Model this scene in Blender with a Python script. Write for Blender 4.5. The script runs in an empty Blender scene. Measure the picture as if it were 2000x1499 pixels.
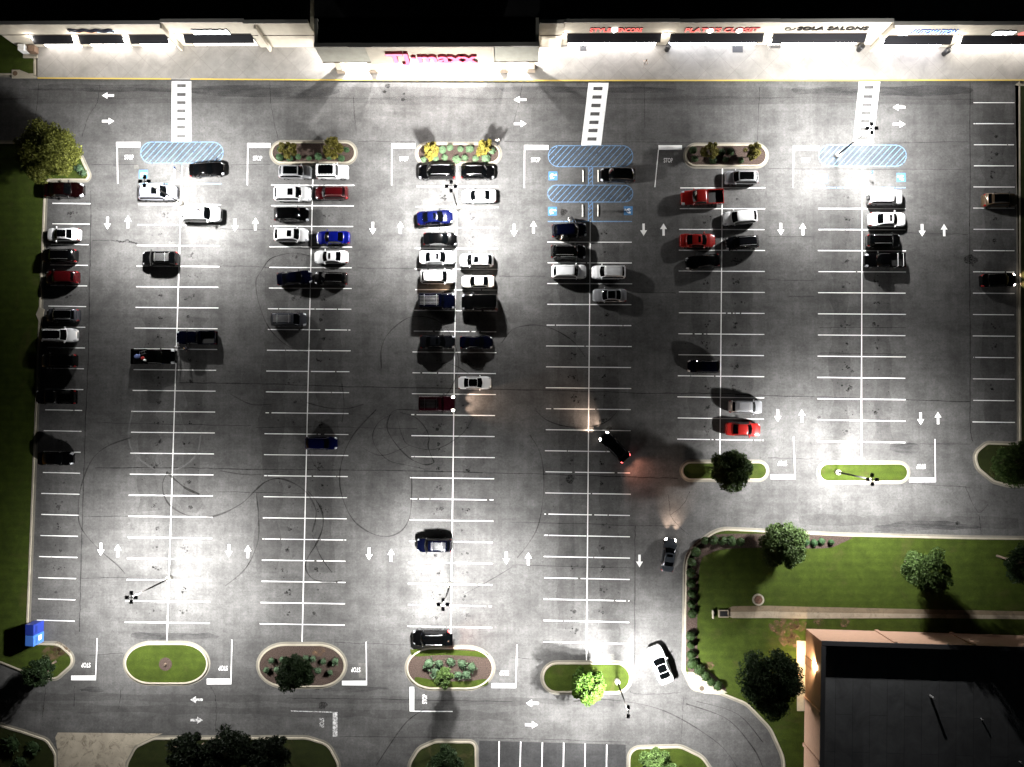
import bpy, bmesh, math, random
from mathutils import Vector, Matrix, noise as mnoise
R = math.radians
random.seed(7)
scene = bpy.context.scene
COL = scene.collection

# ------------------------------------------------------------------ camera
F, CX, CY, H = 1333.3, 1000.0, 749.5, 88.9
NAD = (1010.0, 790.0)
cd = bpy.data.cameras.new('camera')
cam = bpy.data.objects.new('camera', cd)
COL.objects.link(cam)
cd.sensor_width = 36.0
cd.lens = F * 36.0 / 2000.0
cd.clip_end = 2000
down_c = Vector(((NAD[0] - CX) / F, -(NAD[1] - CY) / F, -1)).normalized()
ROT = down_c.rotation_difference(Vector((0, 0, -1))).to_matrix()
cam.matrix_world = Matrix.Translation((0, 0, H)) @ ROT.to_4x4()
scene.camera = cam


def P(px, py, z=0.0):
    """point of the place at height z seen at photo pixel px, py"""
    d = ROT @ Vector(((px - CX) / F, -(py - CY) / F, -1.0))
    t = (z - H) / d.z
    return Vector((d.x * t, d.y * t, z))


# ------------------------------------------------------------------ helpers
def tag(o, label=None, cat=None, group=None, kind=None):
    if label: o['label'] = label
    if cat: o['category'] = cat
    if group: o['group'] = group
    if kind: o['kind'] = kind
    return o


def empty(name, loc, rz=0.0):
    o = bpy.data.objects.new(name, None)
    COL.objects.link(o)
    o.empty_display_size = 0.3
    o.location = loc
    o.rotation_euler = (0, 0, rz)
    return o


def link(name, me, parent=None, mat=None):
    o = bpy.data.objects.new(name, me)
    COL.objects.link(o)
    if parent: o.parent = parent
    if mat is not None:
        if len(me.materials) == 0: me.materials.append(mat)
        o.material_slots[0].link = 'OBJECT'
        o.material_slots[0].material = mat
    return o


class MB:
    def __init__(self):
        self.v, self.f = [], []

    def add(self, vs, fs):
        b = len(self.v)
        self.v += [tuple(q) for q in vs]
        self.f += [tuple(b + i for i in q) for q in fs]
        return self

    def box(self, c, s, rz=0.0, taper=1.0):
        cx, cy, cz = c
        ca, sa = math.cos(rz), math.sin(rz)
        vs = []
        for dz, k in ((-0.5, 1.0), (0.5, taper)):
            for dx, dy in ((-.5, -.5), (.5, -.5), (.5, .5), (-.5, .5)):
                x, y = dx * s[0] * k, dy * s[1] * k
                vs.append((cx + x * ca - y * sa, cy + x * sa + y * ca, cz + dz * s[2]))
        return self.add(vs, [(3, 2, 1, 0), (4, 5, 6, 7), (0, 1, 5, 4), (1, 2, 6, 5), (2, 3, 7, 6), (3, 0, 4, 7)])

    def poly(self, pts, z):
        return self.add([(p[0], p[1], z) for p in pts], [tuple(range(len(pts)))])

    def prism(self, pts, z0, z1):
        n = len(pts)
        vs = [(p[0], p[1], z0) for p in pts] + [(p[0], p[1], z1) for p in pts]
        fs = [tuple(range(n, 2 * n)), tuple(range(n - 1, -1, -1))]
        fs += [(i, (i + 1) % n, n + (i + 1) % n, n + i) for i in range(n)]
        return self.add(vs, fs)

    def ring(self, a, b, z0, z1, zo=None):
        """band between outline a (outer) and b (inner), standing from z0 to z1"""
        n = len(a)
        zo = z1 if zo is None else zo
        vs = [(p[0], p[1], z0) for p in a] + [(p[0], p[1], zo) for p in a] + [(p[0], p[1], z1) for p in b] + [(p[0], p[1], z0) for p in b]
        fs = []
        for i in range(n):
            j = (i + 1) % n
            fs += [(i, j, n + j, n + i), (n + i, n + j, 2 * n + j, 2 * n + i), (2 * n + i, 2 * n + j, 3 * n + j, 3 * n + i)]
        return self.add(vs, fs)

    def ribbon(self, pts, w, z, h=None):
        n = len(pts)
        if n < 2: return self
        L_, R_ = [], []
        for i in range(n):
            a = pts[max(i - 1, 0)]; b = pts[min(i + 1, n - 1)]
            t = Vector((b[0] - a[0], b[1] - a[1])).normalized()
            nx, ny = -t.y, t.x
            ww = w[i] if isinstance(w, (list, tuple)) else w
            L_.append((pts[i][0] + nx * ww / 2, pts[i][1] + ny * ww / 2))
            R_.append((pts[i][0] - nx * ww / 2, pts[i][1] - ny * ww / 2))
        if h is None:
            vs = [(p[0], p[1], z) for p in L_] + [(p[0], p[1], z) for p in R_]
            return self.add(vs, [(n + i, n + i + 1, i + 1, i) for i in range(n - 1)])
        vs = [(p[0], p[1], z) for p in L_] + [(p[0], p[1], z) for p in R_] + [(p[0], p[1], h) for p in L_] + [(p[0], p[1], h) for p in R_]
        fs = []
        for i in range(n - 1):
            fs += [(3 * n + i, 3 * n + i + 1, 2 * n + i + 1, 2 * n + i), (i, 2 * n + i, 2 * n + i + 1, i + 1),
                   (n + i, n + i + 1, 3 * n + i + 1, 3 * n + i)]
        fs += [(0, n, 3 * n, 2 * n), (n - 1, 3 * n - 1, 4 * n - 1, 2 * n - 1)]
        return self.add(vs, fs)

    def tube(self, pts, rad, seg=8):
        n = len(pts)
        vs, fs = [], []
        for i in range(n):
            a = Vector(pts[max(i - 1, 0)]); b = Vector(pts[min(i + 1, n - 1)])
            t = (b - a).normalized()
            u = t.orthogonal().normalized(); w = t.cross(u)
            r = rad[i] if isinstance(rad, (list, tuple)) else rad
            for k in range(seg):
                an = 2 * math.pi * k / seg
                vs.append(tuple(Vector(pts[i]) + (u * math.cos(an) + w * math.sin(an)) * r))
        for i in range(n - 1):
            for k in range(seg):
                l = (k + 1) % seg
                fs.append((i * seg + k, i * seg + l, (i + 1) * seg + l, (i + 1) * seg + k))
        fs += [tuple(range(seg - 1, -1, -1)), tuple(range((n - 1) * seg, n * seg))]
        return self.add(vs, fs)

    def disc(self, c, r, z, seg=24, r2=0.0):
        o = [(c[0] + r * math.cos(2 * math.pi * k / seg), c[1] + r * math.sin(2 * math.pi * k / seg), z) for k in range(seg)]
        if r2 <= 0: return self.add(o, [tuple(range(seg))])
        i_ = [(c[0] + r2 * math.cos(2 * math.pi * k / seg), c[1] + r2 * math.sin(2 * math.pi * k / seg), z) for k in range(seg)]
        return self.add(o + i_, [(k, (k + 1) % seg, seg + (k + 1) % seg, seg + k) for k in range(seg)])

    def mesh(self, name, mats=None, smooth=False, bevel=0.0):
        me = bpy.data.meshes.new(name)
        me.from_pydata(self.v, [], self.f)
        bm = bmesh.new(); bm.from_mesh(me)
        bmesh.ops.recalc_face_normals(bm, faces=bm.faces)
        if bevel > 0:
            bmesh.ops.bevel(bm, geom=list(bm.edges), offset=bevel, segments=2, affect='EDGES', clamp_overlap=True)
        bm.to_mesh(me); bm.free()
        if smooth:
            for p in me.polygons: p.use_smooth = True
        if mats:
            for m in (mats if isinstance(mats, (list, tuple)) else [mats]): me.materials.append(m)
        return me

    def build(self, name, mat, parent=None, smooth=False, bevel=0.0):
        o = bpy.data.objects.new(name, self.mesh(name, mat, smooth, bevel))
        COL.objects.link(o)
        if parent: o.parent = parent
        return o

    def flat(self, name, mat, parent=None):
        """sheet facing up"""
        me = bpy.data.meshes.new(name)
        me.from_pydata(self.v, [], self.f)
        bm = bmesh.new(); bm.from_mesh(me)
        for f in bm.faces:
            f.normal_update()
            if f.normal.z < 0: f.normal_flip()
        bm.to_mesh(me); bm.free()
        me.materials.append(mat)
        o = bpy.data.objects.new(name, me)
        COL.objects.link(o)
        if parent: o.parent = parent
        return o


def spline(pts, per=8, closed=False):
    pts = [Vector(p[:2]) for p in pts]
    n = len(pts); out = []
    rng = range(n) if closed else range(n - 1)
    for i in rng:
        if closed: p0, p1, p2, p3 = pts[i - 1], pts[i], pts[(i + 1) % n], pts[(i + 2) % n]
        else: p0, p1, p2, p3 = pts[max(i - 1, 0)], pts[i], pts[i + 1], pts[min(i + 2, n - 1)]
        for k in range(per):
            t = k / per
            out.append(0.5 * ((2 * p1) + (p2 - p0) * t + (2 * p0 - 5 * p1 + 4 * p2 - p3) * t * t + (3 * p1 - p0 - 3 * p2 + p3) * t ** 3))
    if not closed: out.append(pts[-1])
    return out


def W2(lst, z=0.0):
    return [P(x, y, z) for x, y in lst]


def rounded(pts_px, rad_px, seg=8):
    """closed pixel outline with each corner rounded by its radius"""
    n = len(pts_px); out = []
    for i in range(n):
        a, b, c = Vector(pts_px[i - 1]), Vector(pts_px[i]), Vector(pts_px[(i + 1) % n])
        r = rad_px[i] if isinstance(rad_px, (list, tuple)) else rad_px
        d1, d2 = (a - b), (c - b)
        ang = d1.angle(d2)
        if r <= 0 or ang > 3.1:
            out.append(b); continue
        t = min(r / math.tan(ang / 2), d1.length * 0.499, d2.length * 0.499)
        s, e = b + d1.normalized() * t, b + d2.normalized() * t
        for k in range(seg + 1):
            u = k / seg
            out.append((1 - u) ** 2 * s * 1.0 + 2 * u * (1 - u) * (b * 0.83 + (s + e) * 0.085) + u * u * e)
    return out


def offset(poly, d):
    """closed outline moved inward by d"""
    n = len(poly)
    area = sum(poly[i][0] * poly[(i + 1) % n][1] - poly[(i + 1) % n][0] * poly[i][1] for i in range(n))
    s = 1 if area > 0 else -1
    out = []
    for i in range(n):
        p0, p1, p2 = Vector(poly[i - 1][:2]), Vector(poly[i][:2]), Vector(poly[(i + 1) % n][:2])
        e1, e2 = (p1 - p0).normalized(), (p2 - p1).normalized()
        n1, n2 = Vector((-e1.y, e1.x)) * s, Vector((-e2.y, e2.x)) * s
        m = (n1 + n2)
        m = m.normalized() if m.length > 1e-6 else n1
        k = 1 / max(0.5, m.dot(n1))
        out.append(p1 + m * d * k)
    return out


def text_mesh(name, body, size, mat, extrude=0.0, off=0.0):
    c = bpy.data.curves.new(name, 'FONT')
    c.body = body; c.size = size; c.align_x = 'CENTER'; c.align_y = 'CENTER'; c.extrude = extrude; c.offset = off
    t = bpy.data.objects.new(name, c); COL.objects.link(t)
    bpy.context.view_layer.update()
    me = bpy.data.meshes.new_from_object(t.evaluated_get(bpy.context.evaluated_depsgraph_get()))
    bpy.data.objects.remove(t); bpy.data.curves.remove(c)
    me.name = name; me.materials.clear(); me.materials.append(mat)
    o = bpy.data.objects.new(name, me); COL.objects.link(o)
    return o


def stadium_px(x0, y0, x1, y1, rx=None, seg=10):
    r = (y1 - y0) / 2
    rx = rx or r
    out = []
    for cx, cy, a0 in ((x1 - rx, y1 - r, 0), (x0 + rx, y1 - r, 90), (x0 + rx, y0 + r, 180), (x1 - rx, y0 + r, 270)):
        for k in range(seg + 1):
            a = R(a0 + 90 * k / seg)
            out.append((cx + rx * math.cos(a), cy + r * math.sin(a)))
    res = []
    for p in out:
        if not res or (abs(p[0] - res[-1][0]) + abs(p[1] - res[-1][1])) > 0.05: res.append(p)
    if abs(res[0][0] - res[-1][0]) + abs(res[0][1] - res[-1][1]) < 0.05: res.pop()
    return res


# ------------------------------------------------------------------ materials
def newmat(name):
    m = bpy.data.materials.new(name); m.use_nodes = True
    nt = m.node_tree
    return m, nt, nt.nodes['Principled BSDF']


def plain(name, col, rough=0.6, metal=0.0, coat=0.0, spec=0.5, var=0.0, scale=4.0, bump=0.0):
    m, nt, b = newmat(name)
    b.inputs['Base Color'].default_value = (*col, 1)
    b.inputs['Roughness'].default_value = rough
    b.inputs['Metallic'].default_value = metal
    b.inputs['Coat Weight'].default_value = coat
    b.inputs['Coat Roughness'].default_value = 0.04
    b.inputs['Specular IOR Level'].default_value = spec
    if var > 0 or bump > 0:
        tc = nt.nodes.new('ShaderNodeTexCoord')
        nz = nt.nodes.new('ShaderNodeTexNoise'); nz.inputs['Scale'].default_value = scale; nz.inputs['Detail'].default_value = 6
        nt.links.new(tc.outputs['Object'], nz.inputs['Vector'])
        if var > 0:
            rp = nt.nodes.new('ShaderNodeValToRGB')
            rp.color_ramp.elements[0].position = 0.3; rp.color_ramp.elements[1].position = 0.7
            rp.color_ramp.elements[0].color = (*[c * (1 - var) for c in col], 1)
            rp.color_ramp.elements[1].color = (*[min(1, c * (1 + var)) for c in col], 1)
            nt.links.new(nz.outputs['Fac'], rp.inputs['Fac'])
            nt.links.new(rp.outputs['Color'], b.inputs['Base Color'])
        if bump > 0:
            bp = nt.nodes.new('ShaderNodeBump'); bp.inputs['Strength'].default_value = bump
            nt.links.new(nz.outputs['Fac'], bp.inputs['Height']); nt.links.new(bp.outputs['Normal'], b.inputs['Normal'])
    return m


def emit(name, col, strength, base=(0.02, 0.02, 0.02)):
    m, nt, b = newmat(name)
    b.inputs['Base Color'].default_value = (*base, 1)
    b.inputs['Emission Color'].default_value = (*col, 1)
    b.inputs['Emission Strength'].default_value = strength
    return m


def mixnode(nt, mode, fac, a, b):
    n = nt.nodes.new('ShaderNodeMix'); n.data_type = 'RGBA'; n.blend_type = mode
    for sock, val in ((n.inputs[0], fac), (n.inputs[6], a), (n.inputs[7], b)):
        if isinstance(val, (int, float)): sock.default_value = val
        elif isinstance(val, tuple): sock.default_value = val
        else: nt.links.new(val, sock)
    return n.outputs[2]


def ramp(nt, src, p0, p1, c0, c1):
    r = nt.nodes.new('ShaderNodeValToRGB')
    e = r.color_ramp.elements
    e[0].position, e[1].position = p0, p1
    e[0].color = (c0, c0, c0, 1) if isinstance(c0, (int, float)) else (*c0, 1)
    e[1].color = (c1, c1, c1, 1) if isinstance(c1, (int, float)) else (*c1, 1)
    nt.links.new(src, r.inputs['Fac'])
    return r.outputs['Color']


def noise(nt, vec, scale, detail=6, rough=0.55, dist=0.0):
    n = nt.nodes.new('ShaderNodeTexNoise')
    n.inputs['Scale'].default_value = scale; n.inputs['Detail'].default_value = detail
    n.inputs['Roughness'].default_value = rough; n.inputs['Distortion'].default_value = dist
    nt.links.new(vec, n.inputs['Vector'])
    return n.outputs['Fac']


def mapping(nt, vec, scale=(1, 1, 1), rot=(0, 0, 0)):
    m = nt.nodes.new('ShaderNodeMapping')
    m.inputs['Scale'].default_value = scale; m.inputs['Rotation'].default_value = rot
    nt.links.new(vec, m.inputs['Vector'])
    return m.outputs['Vector']


def asphalt_mat(name, base, contrast=1.0):
    m, nt, b = newmat(name)
    tc = nt.nodes.new('ShaderNodeTexCoord').outputs['Object']
    big = ramp(nt, noise(nt, tc, 0.10, 6, 0.62, 0.3), 0.36, 0.66, 0.74, 1.2)
    mid = ramp(nt, noise(nt, mapping(nt, tc, (0.9, 1.1, 1)), 0.42, 9, 0.7, 0.15), 0.34, 0.68, 0.70, 1.22)
    streak = ramp(nt, noise(nt, mapping(nt, tc, (0.06, 1.5, 1)), 1.0, 5, 0.65, 0.0), 0.34, 0.7, 0.90, 1.07)
    streak2 = ramp(nt, noise(nt, mapping(nt, tc, (1.3, 0.05, 1)), 1.0, 5, 0.65, 0.0), 0.34, 0.7, 0.88, 1.08)
    streak = mixnode(nt, 'MULTIPLY', 1.0, streak, streak2)
    fine = ramp(nt, noise(nt, tc, 16, 4, 0.8), 0.25, 0.75, 0.74, 1.26)
    blot = ramp(nt, noise(nt, tc, 1.1, 7, 0.75, 0.4), 0.58, 0.72, 1.0, 0.6)
    worn = ramp(nt, noise(nt, mapping(nt, tc, (1.0, 1.0, 1), (0, 0, 1.1)), 0.8, 8, 0.75, 0.3), 0.58, 0.72, 1.0, 1.38)
    c = mixnode(nt, 'MULTIPLY', 1.0, (*base, 1), big)
    grit = ramp(nt, noise(nt, tc, 3.6, 6, 0.85), 0.32, 0.68, 0.72, 1.26)
    for k in (mid, streak, fine, blot, worn, grit): c = mixnode(nt, 'MULTIPLY', contrast, c, k)
    nt.links.new(c, b.inputs['Base Color'])
    b.inputs['Roughness'].default_value = 0.88
    b.inputs['Specular IOR Level'].default_value = 0.25
    bp = nt.nodes.new('ShaderNodeBump'); bp.inputs['Strength'].default_value = 0.25; bp.inputs['Distance'].default_value = 0.02
    nt.links.new(fine, bp.inputs['Height']); nt.links.new(bp.outputs['Normal'], b.inputs['Normal'])
    return m


def concrete_mat(name, base, score=False, stain=0.0):
    m, nt, b = newmat(name)
    tc = nt.nodes.new('ShaderNodeTexCoord').outputs['Object']
    c = mixnode(nt, 'MULTIPLY', 1.0, (*base, 1), ramp(nt, noise(nt, tc, 0.5, 6, 0.65, 0.5), 0.3, 0.7, 0.75, 1.12))
    c = mixnode(nt, 'MULTIPLY', 1.0, c, ramp(nt, noise(nt, tc, 14, 3, 0.8), 0.3, 0.7, 0.88, 1.1))
    if stain > 0:
        c = mixnode(nt, 'MIX', ramp(nt, noise(nt, tc, 0.8, 8, 0.75, 1.0), 0.5, 0.66, 0.0, stain), c, (0.075, 0.06, 0.042, 1))
        c = mixnode(nt, 'MIX', ramp(nt, noise(nt, tc, 5.5, 4, 0.7), 0.64, 0.72, 0.0, stain), c, (0.06, 0.05, 0.04, 1))
    if score:
        bk = nt.nodes.new('ShaderNodeTexBrick')
        bk.offset = 0.0
        bk.inputs['Scale'].default_value = 1.0
        bk.inputs['Mortar Size'].default_value = 0.022
        bk.inputs['Mortar Smooth'].default_value = 0.2
        bk.inputs['Brick Width'].default_value = 2.7
        bk.inputs['Row Height'].default_value = 2.7
        bk.inputs['Color1'].default_value = (1, 1, 1, 1); bk.inputs['Color2'].default_value = (0.93, 0.925, 0.92, 1)
        bk.inputs['Mortar'].default_value = (0.74, 0.73, 0.71, 1)
        nt.links.new(mapping(nt, tc, (1, 1, 1), (0, 0, R(45))), bk.inputs['Vector'])
        c = mixnode(nt, 'MULTIPLY', 1.0, c, bk.outputs['Color'])
    nt.links.new(c, b.inputs['Base Color'])
    b.inputs['Roughness'].default_value = 0.85
    b.inputs['Specular IOR Level'].default_value = 0.3
    return m


def grass_mat(name, base, brown=0.35):
    m, nt, b = newmat(name)
    tc = nt.nodes.new('ShaderNodeTexCoord').outputs['Object']
    c = mixnode(nt, 'MULTIPLY', 1.0, (*base, 1), ramp(nt, noise(nt, tc, 0.7, 6, 0.7, 0.4), 0.3, 0.7, 0.7, 1.3))
    c = mixnode(nt, 'MULTIPLY', 1.0, c, ramp(nt, noise(nt, mapping(nt, tc, (3, 9, 1), (0, 0, 0.4)), 3.0, 4, 0.8), 0.3, 0.7, 0.6, 1.4))
    c = mixnode(nt, 'MULTIPLY', 1.0, c, ramp(nt, noise(nt, tc, 26, 2, 0.8), 0.3, 0.7, 0.55, 1.45))
    c = mixnode(nt, 'MIX', ramp(nt, noise(nt, tc, 0.23, 5, 0.7, 0.8), 0.56, 0.72, 0.0, brown), c, (0.075, 0.055, 0.025, 1))
    wv = nt.nodes.new('ShaderNodeTexWave'); wv.inputs['Scale'].default_value = .32; wv.inputs['Distortion'].default_value = 1.2; wv.inputs['Detail'].default_value = 3
    wv.bands_direction = 'Y'; nt.links.new(tc, wv.inputs['Vector'])
    c = mixnode(nt, 'MULTIPLY', 1.0, c, ramp(nt, wv.outputs['Fac'], .2, .8, .94, 1.04))
    c = mixnode(nt, 'MIX', ramp(nt, noise(nt, tc, .55, 8, .8, .4), .60, .74, 0, brown * .8), c, (0.085, 0.066, 0.026, 1))
    c = mixnode(nt, 'MIX', ramp(nt, noise(nt, tc, 7, 3, .7), .70, .78, 0, .6), c, (0.10, 0.09, 0.04, 1))
    nt.links.new(c, b.inputs['Base Color'])
    b.inputs['Roughness'].default_value = 0.9
    b.inputs['Specular IOR Level'].default_value = 0.15
    bp = nt.nodes.new('ShaderNodeBump'); bp.inputs['Strength'].default_value = 0.7; bp.inputs['Distance'].default_value = 0.05
    nt.links.new(noise(nt, tc, 30, 2, 0.8), bp.inputs['Height']); nt.links.new(bp.outputs['Normal'], b.inputs['Normal'])
    return m


def brick_mat(name, c1, c2, mortar):
    m, nt, b = newmat(name)
    tc = nt.nodes.new('ShaderNodeTexCoord').outputs['Object']
    sx = nt.nodes.new('ShaderNodeSeparateXYZ'); nt.links.new(tc, sx.inputs[0])
    ad = nt.nodes.new('ShaderNodeMath'); ad.operation = 'ADD'
    nt.links.new(sx.outputs[0], ad.inputs[0]); nt.links.new(sx.outputs[1], ad.inputs[1])
    cb = nt.nodes.new('ShaderNodeCombineXYZ'); nt.links.new(ad.outputs[0], cb.inputs[0]); nt.links.new(sx.outputs[2], cb.inputs[1])
    bk = nt.nodes.new('ShaderNodeTexBrick')
    bk.inputs['Scale'].default_value = 1.0; bk.inputs['Brick Width'].default_value = 0.4; bk.inputs['Row Height'].default_value = 0.13
    bk.inputs['Mortar Size'].default_value = 0.012
    bk.inputs['Color1'].default_value = (*c1, 1); bk.inputs['Color2'].default_value = (*c2, 1); bk.inputs['Mortar'].default_value = (*mortar, 1)
    nt.links.new(cb.outputs[0], bk.inputs['Vector'])
    nt.links.new(bk.outputs['Color'], b.inputs['Base Color'])
    b.inputs['Roughness'].default_value = 0.85
    return m


def paint_mat(name, col, wear=0.5):
    """road paint worn through in flecks"""
    m, nt, b = newmat(name)
    tc = nt.nodes.new('ShaderNodeTexCoord').outputs['Object']
    b.inputs['Base Color'].default_value = (*col, 1)
    b.inputs['Roughness'].default_value = 0.7
    b.inputs['Specular IOR Level'].default_value = 0.3
    f = ramp(nt, noise(nt, tc, 3.5, 8, 0.78, 0.4), 0.36 + 0.12 * wear, 0.28 + 0.1 * wear + 0.2 * wear, 1.0 - 0.75 * wear, 1.0)
    nt.links.new(f, b.inputs['Alpha'])
    return m


def film_mat(name, col, alpha, scale=2.0):
    m, nt, b = newmat(name)
    tc = nt.nodes.new('ShaderNodeTexCoord').outputs['Object']
    b.inputs['Base Color'].default_value = (*col, 1)
    b.inputs['Roughness'].default_value = 0.95; b.inputs['Specular IOR Level'].default_value = 0.0
    f = ramp(nt, noise(nt, tc, scale, 6, 0.7, 0.3), 0.3, 0.7, alpha * 0.35, alpha)
    nt.links.new(f, b.inputs['Alpha'])
    return m


M = {}
M['asphalt'] = asphalt_mat('asphalt', (0.082, 0.081, 0.080))
M['asphalt_dark'] = asphalt_mat('asphalt dark', (0.036, 0.036, 0.037))
M['concrete'] = concrete_mat('kerb concrete', (0.31, 0.28, 0.22))
M['gutter'] = concrete_mat('gutter concrete', (0.18, 0.168, 0.14))
M['walk'] = concrete_mat('walkway concrete', (0.245, 0.234, 0.218), score=True)
M['apron'] = concrete_mat('stained apron', (0.34, 0.30, 0.235), stain=0.8)
M['ditch'] = concrete_mat('ditch concrete', (0.25, 0.21, 0.155), stain=0.6)
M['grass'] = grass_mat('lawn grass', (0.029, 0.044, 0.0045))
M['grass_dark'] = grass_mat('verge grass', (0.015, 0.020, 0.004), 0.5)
M['mulch'] = plain('bark mulch', (0.050, 0.036, 0.030), 0.95, var=0.6, scale=9, bump=0.8, spec=0.1)
M['white'] = paint_mat('white road paint', (0.80, 0.80, 0.79), 0.32)
M['white_old'] = paint_mat('old white paint', (0.62, 0.62, 0.62), 0.85)
M['blue'] = paint_mat('blue road paint', (0.11, 0.20, 0.33), 0.55)
M['blue_solid'] = paint_mat('blue symbol paint', (0.05, 0.155, 0.32), 0.25)
M['yellow'] = paint_mat('yellow kerb paint', (0.50, 0.36, 0.07), 0.3)
M['tar'] = film_mat('crack line', (0.018, 0.018, 0.018), 0.85, 1.5)
M['rubber'] = film_mat('tyre rubber', (0.022, 0.021, 0.02), 0.72, 0.6)
M['scuff'] = film_mat('pale scuff', (0.4, 0.4, 0.4), 0.16, 0.6)
M['oil_and_shadow'], _nt, _b = newmat('oil stains')
_tc = _nt.nodes.new('ShaderNodeTexCoord').outputs['Object']
_b.inputs['Base Color'].default_value = (0.010, 0.0095, 0.009, 1); _b.inputs['Roughness'].default_value = 0.95; _b.inputs['Specular IOR Level'].default_value = 0.0
_nt.links.new(ramp(_nt, noise(_nt, _tc, 5.5, 8, 0.75, 0.6), 0.40, 0.62, 0.0, 0.88), _b.inputs['Alpha'])
M['dark_band'] = film_mat('tyre wear and dark bands', (0.06, 0.059, 0.058), 0.26, 0.35)
M['stucco'] = plain('cream stucco', (0.50, 0.455, 0.375), 0.9, var=0.08, scale=1.2)
M['stucco_tan'] = plain('grey tan stucco', (0.36, 0.35, 0.30), 0.9, var=0.08, scale=1.2)
M['trim'] = plain('brown trim', (0.07, 0.05, 0.035), 0.7)
M['coping'] = plain('metal coping', (0.42, 0.41, 0.38), 0.5, 0.3)
M['roof'] = plain('roof membrane', (0.022, 0.022, 0.023), 0.9, var=0.25, scale=0.4, spec=0.1)
M['roof2'] = plain('grey roof membrane', (0.10, 0.102, 0.105), 0.9, var=0.25, scale=0.5, spec=0.1)
def roof_mat(name, base):
    m, nt, b = newmat(name)
    tc = nt.nodes.new('ShaderNodeTexCoord').outputs['Object']
    bk = nt.nodes.new('ShaderNodeTexBrick'); bk.offset = .5
    bk.inputs['Scale'].default_value = 1; bk.inputs['Brick Width'].default_value = 9.0; bk.inputs['Row Height'].default_value = 2.1; bk.inputs['Mortar Size'].default_value = .035
    bk.inputs['Color1'].default_value = (1, 1, 1, 1); bk.inputs['Color2'].default_value = (.86, .86, .86, 1); bk.inputs['Mortar'].default_value = (.6, .6, .6, 1)
    nt.links.new(mapping(nt, tc, (1, 1, 1), (0, 0, R(90))), bk.inputs['Vector'])
    c = mixnode(nt, 'MULTIPLY', 1.0, (*base, 1), bk.outputs['Color'])
    c = mixnode(nt, 'MULTIPLY', 1.0, c, ramp(nt, noise(nt, tc, .35, 8, .7, .5), .32, .68, .65, 1.2))
    nt.links.new(c, b.inputs['Base Color']); b.inputs['Roughness'].default_value = .85
    return m


M['roof3'] = roof_mat('seamed roof sheet', (.125, .128, .134))
M['awning'] = plain('black awning cloth', (0.010, 0.010, 0.012), 0.85, spec=0.2)
M['frame'] = plain('dark window frame', (0.03, 0.03, 0.032), 0.4, 0.6)
M['brick'] = brick_mat('red brick', (0.31, 0.18, 0.12), (0.26, 0.15, 0.10), (0.30, 0.22, 0.165))
M['stone'] = brick_mat('brown stone', (0.27, 0.21, 0.16), (0.22, 0.175, 0.135), (0.3, 0.26, 0.2))
M['steel'] = plain('pole steel', (0.33, 0.33, 0.33), 0.45, 0.5)
M['bronze'] = plain('dark bronze pole', (0.006, 0.0055, 0.005), 0.8, 0.0, 0, .2)
M['black_metal'] = plain('black metal', (0.012, 0.012, 0.013), 0.5, 0.2)
M['base'] = plain('pole base concrete', (0.55, 0.53, 0.48), 0.85, var=0.1, scale=3)
M['stop'] = plain('painted wheel stop', (0.72, 0.70, 0.64), 0.8, var=0.1, scale=3)
M['lens'] = emit('lamp lens', (1, 0.96, 0.9), 12)
M['glass'] = plain('car glass', (0.0008, 0.001, 0.0012), 0.06, spec=0.6)
M['tyre'] = plain('tyre', (0.012, 0.012, 0.012), 0.85)
M['rim'] = plain('alloy rim', (0.5, 0.5, 0.5), 0.3, 0.9)
M['plastic'] = plain('black plastic', (0.004, 0.004, 0.004), 0.6)
M['headlight'] = plain('headlight lens', (0.55, 0.57, 0.6), 0.1, 0.3, 1.0)
M['headlight_on'] = emit('lit headlight', (1, 0.9, 0.78), 30, (0.5, 0.5, 0.5))
M['tail'] = plain('tail lamp', (0.22, 0.005, 0.006), 0.15, coat=1.0)
M['tail_on'] = emit('lit tail lamp', (1, 0.10, 0.10), 9, (0.2, 0.0, 0.0))
M['rail'] = plain('roof rail', (0.55, 0.55, 0.55), 0.3, 0.8)
M['bark'] = plain('bark', (0.09, 0.065, 0.045), 0.95, var=0.4, scale=8, bump=0.5)

# ------------------------------------------------------------------ ground
g = MB(); g.poly([(-420, -420), (420, -420), (420, 420), (-420, 420)], -0.05)
ground = g.flat('ground', M['grass_dark']); tag(ground, 'dark grassy ground reaching beyond the lot on all sides', 'ground', kind='structure')
LOT = [(-160, 150), (2160, 150), (2160, 1640), (-160, 1640)]
lot = MB().poly(W2(LOT), 0.0).flat('parking_lot', M['asphalt'])
tag(lot, 'worn grey asphalt parking lot with white stall lines, arrows and skid marks', 'parking lot', kind='structure')


def lotpart(name, mb, mat):
    return mb.flat(name, mat, lot)


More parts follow.
